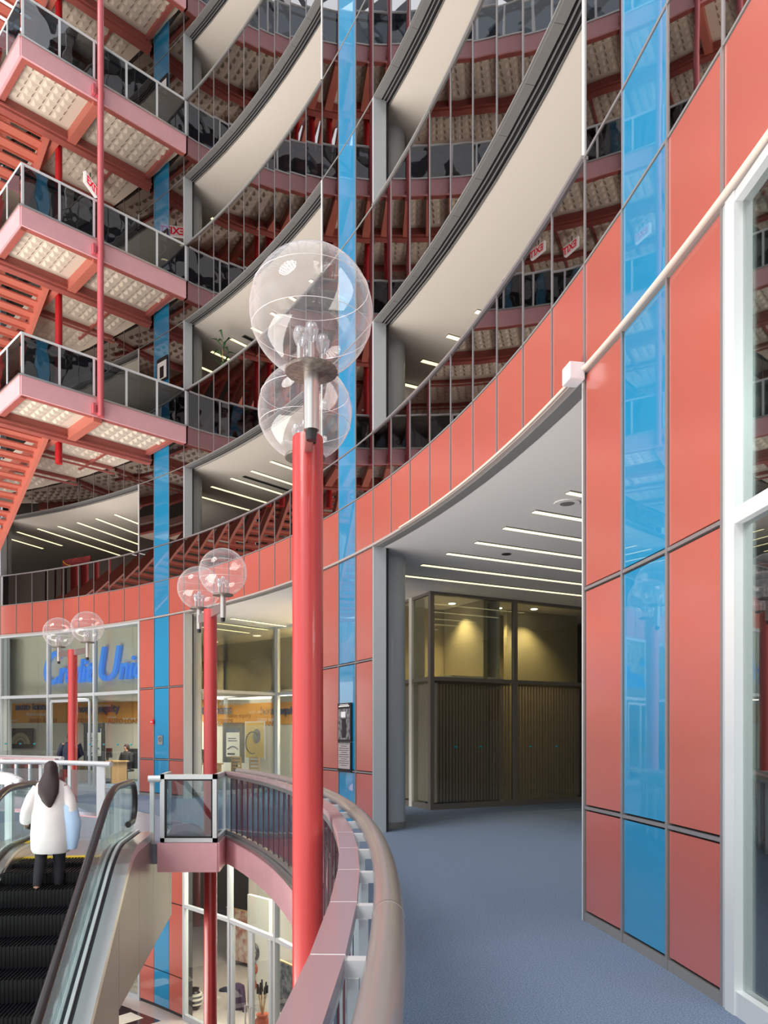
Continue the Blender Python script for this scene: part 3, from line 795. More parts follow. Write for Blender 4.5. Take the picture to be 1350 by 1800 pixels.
# ================================================================== near curved railing
rr = thing('curved_railing', 'curved railing with mauve cap and thick grey handrail beside the blue carpet', 'railing', PT(0,21.03,0))
BAYS = [13.3-k for k in range(24)]
for k in range(len(BAYS)-1):
    i1, i0 = BAYS[k], BAYS[k+1]
    g = 0.010
    pb(i0+g, i1-g, 20.985, 21.078, 0.985, 1.03, 'cap_segment', capm, rr)
    pb(i0-0.001, i0+g, 20.987, 21.0785, 0.985, 1.029, 'cap_joint', whitebox, rr)
for k in range(len(BAYS)-1):
    i1, i0 = BAYS[k], BAYS[k+1]; mid = (i0+i1)/2
    pb(i0-0.035, i0+0.035, 21.07, 21.16, 0.975, 1.020, 'bracket', white, rr)
    pb(i0-0.045, i0+0.045, 21.085, 21.115, 0.0, 0.975, 'post', white, rr)
    pb(i0-0.022, i0+0.022, 21.018, 21.038, 0.06, 0.985, 'frame_stile', framedk, rr)
    for a, c_ in ((i0+0.03, mid), (mid, i1-0.03)):
        pb(a+0.025, c_-0.025, 21.022, 21.034, 0.11, 0.94, 'glass_pane', g_railc, rr)
    pb(mid-0.014, mid+0.014, 21.018, 21.038, 0.09, 0.96, 'mullion_bar', framedk, rr)
ring(BAYS[-1], 13.3, 21.0, 21.06, 0.0, 0.09, 'bottom_rail', steel, rr, step=1)
ring(BAYS[-1], 13.3, 20.99, 21.07, 0.935, 0.985, 'top_channel', steel, rr, step=1)
pts = [PT(-9.7+0.25*k, 21.185, 1.03) for k in range(int((13.1+9.7)*4)+1)]
tubeo(pts, 0.051, 'handrail', tube, rr, 20)
for i in (-3.05, 2.1, 7.2, 12.3):
    b = MB(); b.tube([PT(i, 21.185, 1.03), PT(i+0.02, 21.185, 1.03)], 0.0522, 20); b.build('handrail_collar', steel, rr, True)
# pink slab edge under it
fe = struct('trim_slab_edge')
ring(-11, 13.3, 20.93, 20.985, -0.40, 0.0, 'fascia_panel', pink, fe)
ring(27.2, 45, 20.93, 20.985, -0.40, 0.0, 'fascia_panel', pink, fe)
ring(-11, 13.3, 20.915, 20.99, -0.01, 0.035, 'edge_lip', steel, fe)

# ================================================================== landing deck
arc = [PT(i, 20.97)[:2] for i in (26.8, 25, 23, 21, 19, 17, 15, 13.3)]
deck = [(-2.5, 11.3), (-3.42, 11.3), (-3.42, 10.10), (-4.98, 10.10), (-5.0, 11.2), (-12, 11.2), (-12, 15.9), (-7.15, 15.95), (-5.40, 14.85)]
fl = MB(); poly = [deck[0]]+[PT(13.3,20.97)[:2]]+[a for a in reversed(arc[:-1])]+list(reversed(deck[1:]))
fl.prism(poly, -0.30, -0.003)
o = fl.build('floor_landing', tile); o['kind'] = 'structure'
le = struct('trim_landing_edge')
boxo(-3.34, -2.46, 11.24, 11.30, -0.41, 0.02, 'fascia_panel', pink, le)
b = MB(); b.bar((-2.46, 11.27, -0.195), (-2.55, 12.35, -0.195), 0.06, 0.43); b.build('fascia_panel', pink, le)
b = MB(); b.bar((-5.4, 14.85, -0.2), (-7.15, 15.95, -0.2), 0.06, 0.42); b.build('fascia_panel', pink, le)
b = MB(); b.box(-2.50, -2.42, 12.0, 12.2, -0.42, 0.0); b.build('bolt_plate', deepred, le)
# glazed guard box beside the escalator head
gb = thing('guard_box', 'white framed glass guard box on the pink landing edge beside the escalator', 'guard', (-2.9, 11.3, 0))
def gpanel(p, q, z0, z1, par, rim=0.035, fr=white, gm=g_railc, gask=True):
    a = Vector((p[0],p[1],0)); c = Vector((q[0],q[1],0)); d = (c-a).normalized(); Z = Vector((0,0,1))
    for z, h in ((z1-0.035, 0.07), (z0+0.03, 0.06)):
        b = MB(); b.bar(a+Z*z, c+Z*z, 0.06, h); b.build('frame_rail', fr, par)
    for s in (a+d*0.03, c-d*0.03):
        b = MB(); b.bar(s+Z*z0, s+Z*z1, 0.06, 0.06, up=d); b.build('frame_stile', fr, par)
    if gask:
        z0_, z1_ = z0+0.06, z1-0.07
        for z in (z0_+0.012, z1_-0.012):
            b = MB(); b.bar(a+d*0.06+Z*z, c-d*0.06+Z*z, 0.05, 0.024); b.build('gasket', black, par)
        for s in (a+d*0.07, c-d*0.07):
            b = MB(); b.bar(s+Z*z0_, s+Z*z1_, 0.05, 0.024, up=d); b.build('gasket', black, par)
    b = MB(); b.bar(a+d*0.08+Z*(z0+z1)/2, c-d*0.08+Z*(z0+z1)/2, 0.012, z1-z0-0.16); b.build('glass_pane', gm, par)
gpanel((-3.30, 11.29), (-2.47, 11.29), 0.03, 1.03, gb)
gpanel((-2.50, 11.33), (-2.58, 12.33), 0.03, 1.03, gb, gask=False)
gpanel((-3.30, 11.34), (-3.45, 12.30), 0.03, 1.03, gb, gask=False)
tubeo([(-3.30, 11.29, 0.965), (-3.48, 11.27, 0.965)], 0.05, 'rail_end', white, gb)
b = MB(); b.box(-3.47, -3.41, 11.30, 11.36, -0.02, 0.95); b.build('post', white, gb)
# guard on the other side of the escalator
gl_ = thing('curved_guard', 'glass guard with curved white top rail at the picture edge beside the escalator', 'guard', (-5.6, 10.6, 0))
tubeo([(-6.6, 11.6, 1.04), (-6.1, 11.35, 1.05), (-5.6, 10.98, 1.045), (-5.2, 10.62, 1.03), (-4.98, 10.40, 0.99)], 0.055, 'top_rail', white, gl_, 14)
b = MB(); b.box(-5.26, -5.16, 10.58, 10.66, -0.1, 0.98); b.build('post', white, gl_)
gpanel((-6.5, 11.55), (-5.22, 10.66), 0.0, 0.99, gl_, gask=False)
b = MB(); b.lathe([(0.001,-0.055),(0.05,-0.03),(0.06,0.0),(0.05,0.03),(0.001,0.055)], (-4.97, 10.39, 0.985), 14); b.build('rail_end', white, gl_, True)
# far guard of the landing
fg = thing('landing_guard', 'white tubular guard rail on glass behind the person on the escalator', 'guard', (-6.2, 15.3, 0))
tubeo([(-5.28, 14.78, 1.05), (-7.15, 15.85, 1.06), (-9.6, 16.0, 1.06)], 0.05, 'top_rail', white, fg, 12)
b = MB(); b.box(-5.62, -5.46, 14.92, 14.98, 0, 1.0); b.build('post', white, fg)
for k, (p, q) in enumerate((((-5.55,14.97),(-6.35,15.42)),((-6.35,15.42),(-7.15,15.9)),((-7.15,15.9),(-8.3,15.95)))):
    b = MB(); b.bar((p[0],p[1],0.5), (q[0],q[1],0.5), 0.012, 0.84); b.build('glass_pane', g_railc, fg)
    b = MB(); b.box(q[0]-.03, q[0]+.03, q[1]-.03, q[1]+.03, 0, 1.0); b.build('post', white, fg)
# ring railing beyond the opening
r2 = thing('curved_railing', 'curved railing along the walkway in front of the credit union windows', 'railing', PT(34, 21.03, 0))
ring(27.3, 42, 20.985, 21.078, 0.985, 1.03, 'cap', capm, r2)
ring(27.3, 42, 21.0, 21.06, 0.0, 0.09, 'bottom_rail', steel, r2)
for k in range(15):
    i = 27.3+k
    pb(i+.03, i+.97, 21.022, 21.034, 0.1, 0.96, 'glass_pane', g_railc, r2)
    pb(i-.05, i+.05, 21.0, 21.06, 0.05, 0.985, 'post', white, r2)
tubeo([PT(27.3+0.5*k, 21.185, 1.03) for k in range(30)], 0.05, 'handrail', white, r2)

# ================================================================== lamp poles
def lamp(a, label, gr='red twin globe lamp poles'):
    c = PA(a, 20.82); tx, ty = -math.sin(a), math.cos(a)
    t = thing('globe_lamp', label, 'lamp', (c[0], c[1], -5.6), gr)
    b = MB(); b.lathe([(0.1055, -5.6), (0.1055, 3.64), (0.10, 3.655)], (c[0], c[1], 0), 40); b.build('pole', pole, t, True)
    b = MB(); b.lathe([(0.18, -5.6), (0.18, -5.57)], (c[0], c[1], 0), 24); b.build('base_plate', pole, t, True)
    # bolt
    b = MB(); b.bar((c[0]-tx*0.735, c[1]-ty*0.735, 3.585), (c[0]+tx*0.735, c[1]+ty*0.735, 3.585), 0.055, 0.14); b.build('cross_arm', steel, t, bevel=0.006)
    v = Vector((-c[0], -c[1], 0)).normalized(); s = Vector((-v.y, v.x, 0))
    p = Vector(c)+v*0.10+s*0.045+Vector((0,0,3.585))
    b = MB(); b.tube([p, p+v*0.01], 0.012, 10); b.build('bolt', black, t)
    for sg_ in (-1, 1):
        x, y = c[0]+tx*0.71*sg_, c[1]+ty*0.71*sg_
        b = MB(); b.lathe([(0.046, 3.42), (0.046, 3.765)], (x, y, 0), 24); b.build('stem', steel, t, True)
        b = MB(); b.lathe([(0.03, 3.36), (0.036, 3.42)], (x, y, 0), 10); b.build('wire_tail', black, t, True)
        b = MB(); b.lathe([(0.05, 3.755), (0.155, 3.762), (0.158, 3.775), (0.15, 3.785), (0.02, 3.80)], (x, y, 0), 40)
        ds = b.build('disc', mat('disc_metal', (0.26,0.22,0.19), 0.5, metal=0.6, noise=(40,0.4)), t, True)
        b = MB(); n = 32
        prof = []
        for k in range(n+1):
            th = -PI/2+0.42+(PI-0.42)*k/n; prof.append((max(0.0005, 0.365*math.cos(th)), 0.365*math.sin(th)))
        for r_, z_ in prof:
            for q in range(56):
                tt = 2*PI*q/56; b.v.append((x+r_*math.cos(tt), y+r_*math.sin(tt), 4.125+z_))
        for k in range(n):
            for q in range(56):
                q2 = (q+1) % 56; b.f.append((k*56+q, k*56+q2, (k+1)*56+q2, (k+1)*56+q))
        gl = b.build('globe', g_globe, t, True)
        for zz in (0.135, -0.105):
            rr_ = math.sqrt(0.367**2-zz**2)
            b = MB(); b.tube([(x+rr_*math.cos(2*PI*q/40), y+rr_*math.sin(2*PI*q/40), 4.125+zz) for q in range(41)], 0.0018, 5, cap=False)
            b.build('globe_seam', mat('seam', (0.75,0.70,0.72), 0.3), gl)
        for q in range(4):
            an = a+q*PI/2+0.5; bx, by = x+0.078*math.cos(an), y+0.078*math.sin(an)
            if q == 3: bx, by = x, y
            h = 0.10 if q < 3 else 0.15
            b = MB(); b.lathe([(0.019, 3.79), (0.019, 3.79+h)], (bx, by, 0), 12); so = b.build('socket', steel, t, True)
            b = MB(); b.lathe([(0.014, 0), (0.030, 0.03), (0.042, 0.065), (0.042, 0.085), (0.030, 0.115), (0.001, 0.128)], (bx, by, 3.79+h), 14)
            b.build('bulb', g_bulb, so, True)
lamp(math.atan2(2.68, 20.64), 'tall red lamp pole with two clear globes, close by the curved handrail')
lamp(math.atan2(9.83, 18.34), 'red lamp pole with two clear globes rising behind the glass guard box')
lamp(math.atan2(15.63, 13.74), 'red lamp pole with two clear globes in front of the Credit Union letters')

# ================================================================== escalator
es_, ec_ = -0.148, 0.989
def E(u, t, z): return Vector((-4.18+u*ec_+t*es_, 10.03-u*es_+t*ec_, z))
def nos(t):
    if t >= 0: return 0.0
    if t > -0.9: return -t*t*0.577/1.8
    return (t+0.45)*0.577
esc = thing('escalator', 'black stepped escalator with glass sides and rubber handrails climbing to the landing', 'escalator', E(0, 0, 0))
TS = [-9.7+0.3*k for k in range(30)]+[-0.9, -0.7, -0.5, -0.3, -0.1, 0.0, 0.4, 0.9]
for sd_, nm in ((1, ''), (-1, '')):
    path = [E(0.66*sd_, t, nos(t)+0.93) for t in TS]
    for k in range(1, 9):
        th = PI/2-PI*k/9; path.append(E(0.66*sd_, 0.95+0.30*math.cos(th), 0.63+0.30*math.sin(th)))
    path.append(E(0.66*sd_, 0.7, 0.34))
    tubeo([tuple(p) for p in path], 0.046, 'handrail', rubber, esc, 14)
    b = MB()
    for t0, t1 in zip(TS[:-1], TS[1:]):
        z0, z1 = nos(t0), nos(t1); u = 0.66*sd_
        b.hexa([E(u-.006,t0,z0+.16),E(u+.006,t0,z0+.16),E(u+.006,t1,z1+.16),E(u-.006,t1,z1+.16),E(u-.006,t0,z0+.90),E(u+.006,t0,z0+.90),E(u+.006,t1,z1+.90),E(u-.006,t1,z1+.90)])
    u = 0.66*sd_
    b.hexa([E(u-.006,.9,.16),E(u+.006,.9,.16),E(u+.006,1.18,.30),E(u-.006,1.18,.30),E(u-.006,.9,.90),E(u+.006,.9,.90),E(u+.006,1.2,.72),E(u-.006,1.2,.72)])
    b.build('glass_pane', g_esc, esc)
    def run(u0, u1, h0, h1, name, m, t_end=1.3, u0b=None, u1b=None):
        bb = MB(); T = [t for t in TS if t <= t_end]+[t_end]
        ua, ub = (u0b if u0b is not None else u0), (u1b if u1b is not None else u1)
        for t0, t1 in zip(T[:-1], T[1:]):
            if t1-t0 < 1e-4: continue
            z0, z1 = nos(t0), nos(t1)
            bb.hexa([E(sd_*ua,t0,z0+h0),E(sd_*ub,t0,z0+h0),E(sd_*ub,t1,z1+h0),E(sd_*ua,t1,z1+h0),E(sd_*u0,t0,z0+h1),E(sd_*u1,t0,z0+h1),E(sd_*u1,t1,z1+h1),E(sd_*u0,t1,z1+h1)])
        return bb.build(name, m, esc)
    run(0.525, 0.555, -0.12, 0.12, 'skirt', steel)
    run(0.545, 0.64, 0.10, 0.155, 'inner_deck', steel, u0b=0.53)
    run(0.64, 0.685, 0.12, 0.18, 'glazing_channel', black)
    run(0.685, 0.72, 0.12, 0.20, 'glazing_bead', white)
    run(0.72, 0.76, 0.12, 0.165, 'outer_groove', black)
    run(0.76, 0.93, 0.06, 0.17, 'outer_deck', steel)
    cols = [-9.7, -7.6, -5.8, -4.0, -2.7, -1.38, 0.0, 1.25, 3.1, 3.4]
    for t0, t1 in zip(cols[:-1], cols[1:]):
        bb = MB(); N = 5
        for q in range(N):
            a_ = t0+(t1-t0)*q/N+(0.004 if q == 0 else 0); c_ = t0+(t1-t0)*(q+1)/N-(0.004 if q == N-1 else 0)
            bt = -1.56 if t0 > -1.4 else -5.6
            tp = lambda t: nos(t)+.06 if t < 1.1 else -0.31
            ta, tc = tp(a_), tp(c_)
            if t0 == 1.25: ta = tc = -0.31
            bb.hexa([E(sd_*.905,a_,bt),E(sd_*.93,a_,bt),E(sd_*.93,c_,bt),E(sd_*.905,c_,bt),
                     E(sd_*.905,a_,ta),E(sd_*.93,a_,ta),E(sd_*.93,c_,tc),E(sd_*.905,c_,tc)])
        bb.build('side_cladding', steeld, esc)
bb = MB(); bb.hexa([E(-.92,-1.38,-1.57),E(.92,-1.38,-1.57),E(.92,3.4,-1.57),E(-.92,3.4,-1.57),E(-.92,-1.38,-1.53),E(.92,-1.38,-1.53),E(.92,3.4,-1.53),E(-.92,3.4,-1.53)])
bb.hexa([E(-.92,3.37,-1.56),E(.92,3.37,-1.56),E(.92,3.4,-1.56),E(-.92,3.4,-1.56),E(-.92,3.37,-.31),E(.92,3.37,-.31),E(.92,3.4,-.31),E(-.92,3.4,-.31)])
bb.build('soffit_plate', steeld, esc)
k = 0
while True:
    t1 = -0.06-0.4*k; t0 = t1-0.4
    if t0 < -9.9: break
    z = nos(t1-0.2) if k < 3 else nos(t1)-0.0
    z = round(nos(t1-0.1)/0.23)*0.23 if k >= 3 else (0.0, -0.06, -0.20)[k]
    zz = (0.0, -0.05, -0.18, -0.38)[k] if k < 4 else -0.38-0.231*(k-3)
    b = MB(); b.hexa([E(-.52,t0,zz-.25),E(.52,t0,zz-.25),E(.52,t1,zz-.25),E(-.52,t1,zz-.25),E(-.52,t0,zz),E(.52,t0,zz),E(.52,t1,zz),E(-.52,t1,zz)])
    for q in range(26):
        u = -.50+q*0.04
        b.hexa([E(u,t0,zz),E(u+.014,t0,zz),E(u+.014,t1,zz),E(u,t1,zz),E(u,t0,zz+.012),E(u+.014,t0,zz+.012),E(u+.014,t1,zz+.012),E(u,t1,zz+.012)])
        b.hexa([E(u,t0-.008,zz-.22),E(u+.014,t0-.008,zz-.22),E(u+.014,t0,zz-.22),E(u,t0,zz-.22),E(u,t0-.008,zz),E(u+.014,t0-.008,zz),E(u+.014,t0,zz),E(u,t0,zz)])
    b.build('step', stepm, esc); k += 1
b = MB(); b.hexa([E(-.52,-.08,-.02),E(.52,-.08,-.02),E(.52,.0,-.02),E(-.52,.0,-.02),E(-.52,-.08,.02),E(.52,-.08,.02),E(.52,.0,.025),E(-.52,.0,.025)]); b.build('comb_edge', yellow, esc)
b = MB(); b.hexa([E(-.53,.0,-.05),E(.53,.0,-.05),E(.53,1.7,-.05),E(-.53,1.7,-.05),E(-.53,.0,.012),E(.53,.0,.012),E(.53,1.7,.012),E(-.53,1.7,.012)]); b.build('landing_plate', steel, esc)
b = MB(); b.hexa([E(-.62,.35,.155),E(-.56,.35,.155),E(-.56,.62,.155),E(-.62,.62,.155),E(-.62,.35,.162),E(-.56,.35,.162),E(-.56,.62,.162),E(-.62,.62,.162)]); b.build('warning_sticker', yellow, esc)
b = MB(); b.hexa([E(-.69,.55,.32),E(-.67,.55,.32),E(-.67,.85,.32),E(-.69,.85,.32),E(-.69,.55,.68),E(-.67,.55,.68),E(-.67,.85,.68),E(-.69,.85,.68)]); b.build('notice_plate', tan, esc)

# ================================================================== people
def skinned(name, J, Eg, m, sub=2, root=None):
    me = bpy.data.meshes.new(name); keys = list(J); idx = {k: n for n, k in enumerate(keys)}
    me.from_pydata([J[k][0] for k in keys], [(idx[a], idx[b]) for a, b in Eg], [])
    o = bpy.data.objects.new(name, me); COL.objects.link(o)
    sm = o.modifiers.new('skin', 'SKIN'); sm.use_smooth_shade = True
    sv = me.skin_vertices[0].data
    for k in keys:
        r = J[k][1]; sv[idx[k]].radius = (r, r) if not isinstance(r, tuple) else r
        sv[idx[k]].use_root = (k == (root or keys[0]))
    ss = o.modifiers.new('sub', 'SUBSURF'); ss.levels = sub; ss.render_levels = sub
    bpy.context.view_layer.update()
    m2 = bpy.data.meshes.new_from_object(o.evaluated_get(bpy.context.evaluated_depsgraph_get()))
    bpy.data.objects.remove(o); m2.materials.clear(); m2.materials.append(m)
    for p in m2.polygons: p.use_smooth = True
    o = bpy.data.objects.new(name, m2); COL.objects.link(o); return o
def loft(rings, n=20):
    b = MB()
    for (cx_, cy_, cz_, rx, ry) in rings:
        for q in range(n):
            t = 2*PI*q/n; f = 1+0.035*math.sin(5*t+cz_*9)
            b.v.append((cx_+rx*f*math.cos(t), cy_+ry*f*math.sin(t), cz_))
    for k in range(len(rings)-1):
        for q in range(n):
            q2 = (q+1) % n; b.f.append((k*n+q, k*n+q2, (k+1)*n+q2, (k+1)*n+q))
    b.f.append(tuple(range(n))[::-1]); b.f.append(tuple((len(rings)-1)*n+q for q in range(n)))
    return b
def add_fingers(J, Eg, wrist, hand, dirv, side, key, up=Vector((0,0,1))):
    d = dirv.normalized(); s = side.normalized(); nrm = d.cross(s)
    for f, (off_, ln) in enumerate(((-.030,.070),(-.010,.080),(.010,.074),(.028,.058))):
        p0 = hand+s*off_+d*.03; p1 = p0+d*ln*.5+nrm*.006; p2 = p1+d*ln*.4+nrm*.025
        for q, (p, r) in enumerate(((p0,.011),(p1,.009),(p2,.007))):
            J[f'{key}f{f}{q}'] = (tuple(p), r)
        Eg += [(key, f'{key}f{f}0'), (f'{key}f{f}0', f'{key}f{f}1'), (f'{key}f{f}1', f'{key}f{f}2')]
    p0 = wrist+d*.04-s*.035; p1 = p0+d*.035-s*.025
    J[key+'t0'] = (tuple(p0), .012); J[key+'t1'] = (tuple(p1), .009)
    Eg += [(key, key+'t0'), (key+'t0', key+'t1')]
def place(objs, root, loc, rz):
    for o in objs:
        o.parent = root
    root.location = loc; root.rotation_euler = (0, 0, rz)
V = Vector
# rider: local frame x right, y forward (away), z up, feet at z=0
J = {'pel': ((0,0,.90),(.125,.10)), 'sp': ((0,.01,1.10),(.115,.09)), 'ch': ((0,.02,1.28),(.14,.10)), 'nb': ((0,.0,1.42),.055), 'nk': ((0,.01,1.47),.048),
     'hd': ((0,.03,1.54),(.060,.075)), 'ht': ((0,.025,1.61),(.052,.064)), 'no': ((0,.105,1.545),.012),
     'sl': ((-.16,.01,1.37),.055), 'el': ((-.25,-.02,1.11),.040), 'wl': ((-.33,.14,.93),.026), 'Hl': ((-.35,.22,.91),.028),
     'sr': ((.16,.01,1.37),.055), 'er': ((.24,-.03,1.10),.040), 'wr': ((.26,.06,.87),.026), 'Hr': ((.26,.09,.80),.028),
     'hl': ((-.09,0,.86),.085), 'kl': ((-.10,-.05,.50),.055), 'al': ((-.10,-.24,.16),.036), 'tl': ((-.10,-.16,.06),.030),
     'hr': ((.09,0,.86),.085), 'kr': ((.09,.03,.46),.055), 'ar': ((.09,-.02,.09),.036), 'tr': ((.09,.12,.045),.032)}
Eg = [('pel','sp'),('sp','ch'),('ch','nb'),('nb','nk'),('nk','hd'),('hd','ht'),('hd','no'),('ch','sl'),('sl','el'),('el','wl'),('wl','Hl'),('ch','sr'),('sr','er'),('er','wr'),('wr','Hr'),
      ('pel','hl'),('hl','kl'),('kl','al'),('al','tl'),('pel','hr'),('hr','kr'),('kr','ar'),('ar','tr')]
add_fingers(J, Eg, V((-.33,.14,.93)), V((-.35,.22,.91)), V((-.2,.9,-.2)), V((.9,.2,0)), 'Hl')
add_fingers(J, Eg, V((.26,.06,.87)), V((.26,.09,.80)), V((0,.2,-1)), V((0,1,.2)), 'Hr')
pr = thing('person', 'person in loose white top and black leggings riding up the escalator', 'person')
body = skinned('body', J, Eg, skin)
top = loft([(0,0,.58,.20,.155),(0,0,.62,.225,.17),(0,0,.80,.235,.175),(0,0,1.0,.21,.155),(0,.01,1.2,.205,.15),(0,.01,1.34,.195,.13),(0,.01,1.41,.16,.105),(0,.01,1.45,.09,.08),(0,.0,1.45,.07,.07)]).build('white_top', cloth_w, None, True)
slv = []
for s in ('l','r'):
    P = [J['s'+s][0], J['e'+s][0], J['w'+s][0]]
    b = MB(); b.tube([V(P[0])*.93+V((0,0,.085)), (V(P[0])+V(P[1]))/2, P[1], (V(P[1])+V(P[2]))/2, V(P[1])*.1+V(P[2])*.9], [.058,.074,.074,.078,.066], 14); slv.append(b.build('sleeve', cloth_w, None, True))
leg = []
for s in ('l','r'):
    P = [V(J['h'+s][0]), V(J['k'+s][0]), V(J['a'+s][0])]
    b = MB(); b.tube([P[0]+V((0,0,-.02)), (P[0]+P[1])/2, P[1], P[1]*.6+P[2]*.4, P[2]*.85+P[1]*.15], [.098,.085,.064,.062,.045], 14); leg.append(b.build('legging', cloth_k, None, True))
sh = []
for s in ('l','r'):
    A, T = V(J['a'+s][0]), V(J['t'+s][0]); d = (T-A); d.normalize()
    b = MB(); b.tube([A+V((0,-.075,-.045)), A+V((0,-.05,-.035)), A+V((0,0,-.03)), A*.4+T*.6+V((0,0,-.012)), T+V((0,.03,-.005)), T+V((0,.09,-.008))], [.030,.056,.070,.062,.056,.030], 12); sh.append(b.build('sneaker', mat('sneaker_white',(0.85,0.85,0.88),0.5), None, True))
hb = loft([(.02,-.135,1.13,.02,.012),(.015,-.15,1.20,.07,.03),(.01,-.14,1.30,.115,.045),(0,-.10,1.40,.12,.06),(0,-.04,1.48,.10,.075),(0,.0,1.54,.080,.088),(0,.005,1.60,.078,.086),(0,.01,1.65,.058,.066),(0,.01,1.675,.022,.028)]).build('hair', hair, None, True)
scf = loft([(.22,-.02,.62,.075,.05),(.23,-.02,.75,.10,.07),(.24,-.02,.95,.11,.075),(.22,-.03,1.12,.09,.07),(.20,-.03,1.22,.04,.04)]).build('pale_blue_jacket', cloth_b, None, True)
place([body, top, hb, scf]+slv+leg+sh, pr, E(0.06, -0.92, -0.375), math.atan2(-es_, ec_)*1.0)
# standing visitor at the far railing
def simple_person(label, loc, rz, topm, legm, H=1.72, sit=False):
    k = H/1.70; p = thing('person', label, 'person')
    Jb = {'pel': ((0,0,.92),(.13,.10)), 'ch': ((0,.0,1.28),(.15,.10)), 'nk': ((0,.02,1.46),.05), 'hd': ((0,.03,1.56),(.075,.085)), 'ht': ((0,.03,1.64),(.068,.078)), 'no': ((0,.115,1.55),.012),
          'sl': ((-.18,0,1.38),.06), 'el': ((-.27,.04,1.12),.045), 'wl': ((-.16,.22,1.02),.028), 'Hl': ((-.10,.28,1.04),.03), 'sr': ((.18,0,1.38),.06), 'er': ((.27,.04,1.12),.045), 'wr': ((.16,.22,1.02),.028), 'Hr': ((.10,.28,1.04),.03),
          'hl': ((-.09,0,.88),.085), 'kl': ((-.10,.02,.48),.06), 'al': ((-.10,0,.08),.04), 'tl': ((-.10,.14,.035),.032), 'hr': ((.09,0,.88),.085), 'kr': ((.10,.02,.48),.06), 'ar': ((.10,0,.08),.04), 'tr': ((.10,.14,.035),.032)}
    if sit:
        for s_, sx in (('l',-1),('r',1)):
            Jb['h'+s_] = ((.09*sx,.03,.50),.085); Jb['k'+s_] = ((.10*sx,.42,.48),.06); Jb['a'+s_] = ((.10*sx,.42,.08),.04); Jb['t'+s_] = ((.10*sx,.56,.035),.032)
        for q in ('pel','ch','nk','hd','ht','no','sl','el','wl','Hl','sr','er','wr','Hr'):
            a = Jb[q]; Jb[q] = ((a[0][0],a[0][1],a[0][2]-.38), a[1])
    Eb = [('pel','ch'),('ch','nk'),('nk','hd'),('hd','ht'),('hd','no'),('ch','sl'),('sl','el'),('el','wl'),('wl','Hl'),('ch','sr'),('sr','er'),('er','wr'),('wr','Hr'),('pel','hl'),('hl','kl'),('kl','al'),('al','tl'),('pel','hr'),('hr','kr'),('kr','ar'),('ar','tr')]
    bo = skinned('body', Jb, Eb, skin); ob = [bo]
    dz = -.38 if sit else 0
    ob.append(loft([(0,0,.84+dz,.18,.14),(0,0,1.0+dz,.19,.15),(0,0,1.25+dz,.21,.15),(0,0,1.38+dz,.19,.12),(0,.01,1.45+dz,.08,.07)]).build('jacket', topm, None, True))
    for s_ in ('l','r'):
        P = [V(Jb['s'+s_][0]), V(Jb['e'+s_][0]), V(Jb['w'+s_][0])]
        b = MB(); b.tube([P[0],P[1],P[2]], [.08,.066,.05], 12); ob.append(b.build('sleeve', topm, None, True))
        P = [V(Jb['h'+s_][0]), V(Jb['k'+s_][0]), V(Jb['a'+s_][0])]
        b = MB(); b.tube([P[0],P[1],P[2]], [.10,.075,.055], 12); ob.append(b.build('trouser_leg', legm, None, True))
    ob.append(loft([(0,-.01,1.47+dz,.06,.05),(0,-.005,1.55+dz,.092,.09),(0,.005,1.63+dz,.09,.095),(0,.01,1.69+dz,.05,.055)]).build('hair', hair, None, True))
    place(ob, p, loc, rz); return p
i_, y_ = hit(124, 21.6)
c = PT(i_, 21.6)
simple_person('person in a dark jacket at the curved railing, half hidden by the lamp pole', (c[0], c[1], 0), 0.45, cloth_n, cloth_k)
i_, y_ = hit(223, R+3.6); c = PT(i_, R+3.6)
simple_person('person seated at the office desk behind the glass door', (c[0], c[1], 0), ang(i_)+PI/2, cloth_k, cloth_k, sit=True)
cc = Vector(c); oc = thing('office_chair', 'black high-back office chair holding the seated person', 'chair', cc)
b = MB(); b.lathe([(0.23,.36),(0.25,.40),(0.23,.44)], (c[0],c[1],0), 18); b.build('seat', black, oc, True)
a = ang(i_); nr = Vector((math.cos(a), math.sin(a), 0))
b = MB(); b.bar(cc+nr*.28+V((0,0,.45)), cc+nr*.32+V((0,0,1.15)), .46, .06, up=nr); b.build('backrest', black, oc)
b = MB(); b.lathe([(0.03,.05),(0.03,.36)], (c[0],c[1],0), 10); b.build('gas_stem', black, oc, True)
for q in range(5):
    b = MB(); b.bar(cc+V((0,0,.06)), cc+V((.28*math.cos(q*1.2566), .28*math.sin(q*1.2566), .03)), .04, .03); b.build('foot', black, oc)

# ================================================================== signs and small things on the wall
def plate(i, r, z, w, h, d0, d1, nm, m, par, dx=0, dy=0):
    M = wallM(i, r, z); b = MB()
    b.hexa([M@Vector(v) for v in ((dx-w/2,dy-h/2,d0),(dx+w/2,dy-h/2,d0),(dx+w/2,dy-h/2,d1),(dx-w/2,dy-h/2,d1),(dx-w/2,dy+h/2,d0),(dx+w/2,dy+h/2,d0),(dx+w/2,dy+h/2,d1),(dx-w/2,dy+h/2,d1))])
    return b.build(nm, m, par)
greyp = mat('poster_grey', (0.28,0.29,0.30), 0.4, noise=(14,0.8), col2=(0.04,0.04,0.045))
i_, y_ = hit(608.5, R)
zt, zm, zb = zat(1236,y_), zat(1304,y_), zat(1357,y_)
t = thing('wall_poster', 'black framed poster with a grey figure photograph on the blue strip left of the column', 'poster', PT(i_,R,zm))
plate(i_,R-0.02,(zt+zm)/2,0.55,zt-zm,0,.02,'frame',black,t); plate(i_,R-0.042,(zt+zm)/2-.03,.48,(zt-zm)-.14,0,.003,'print',greyp,t)
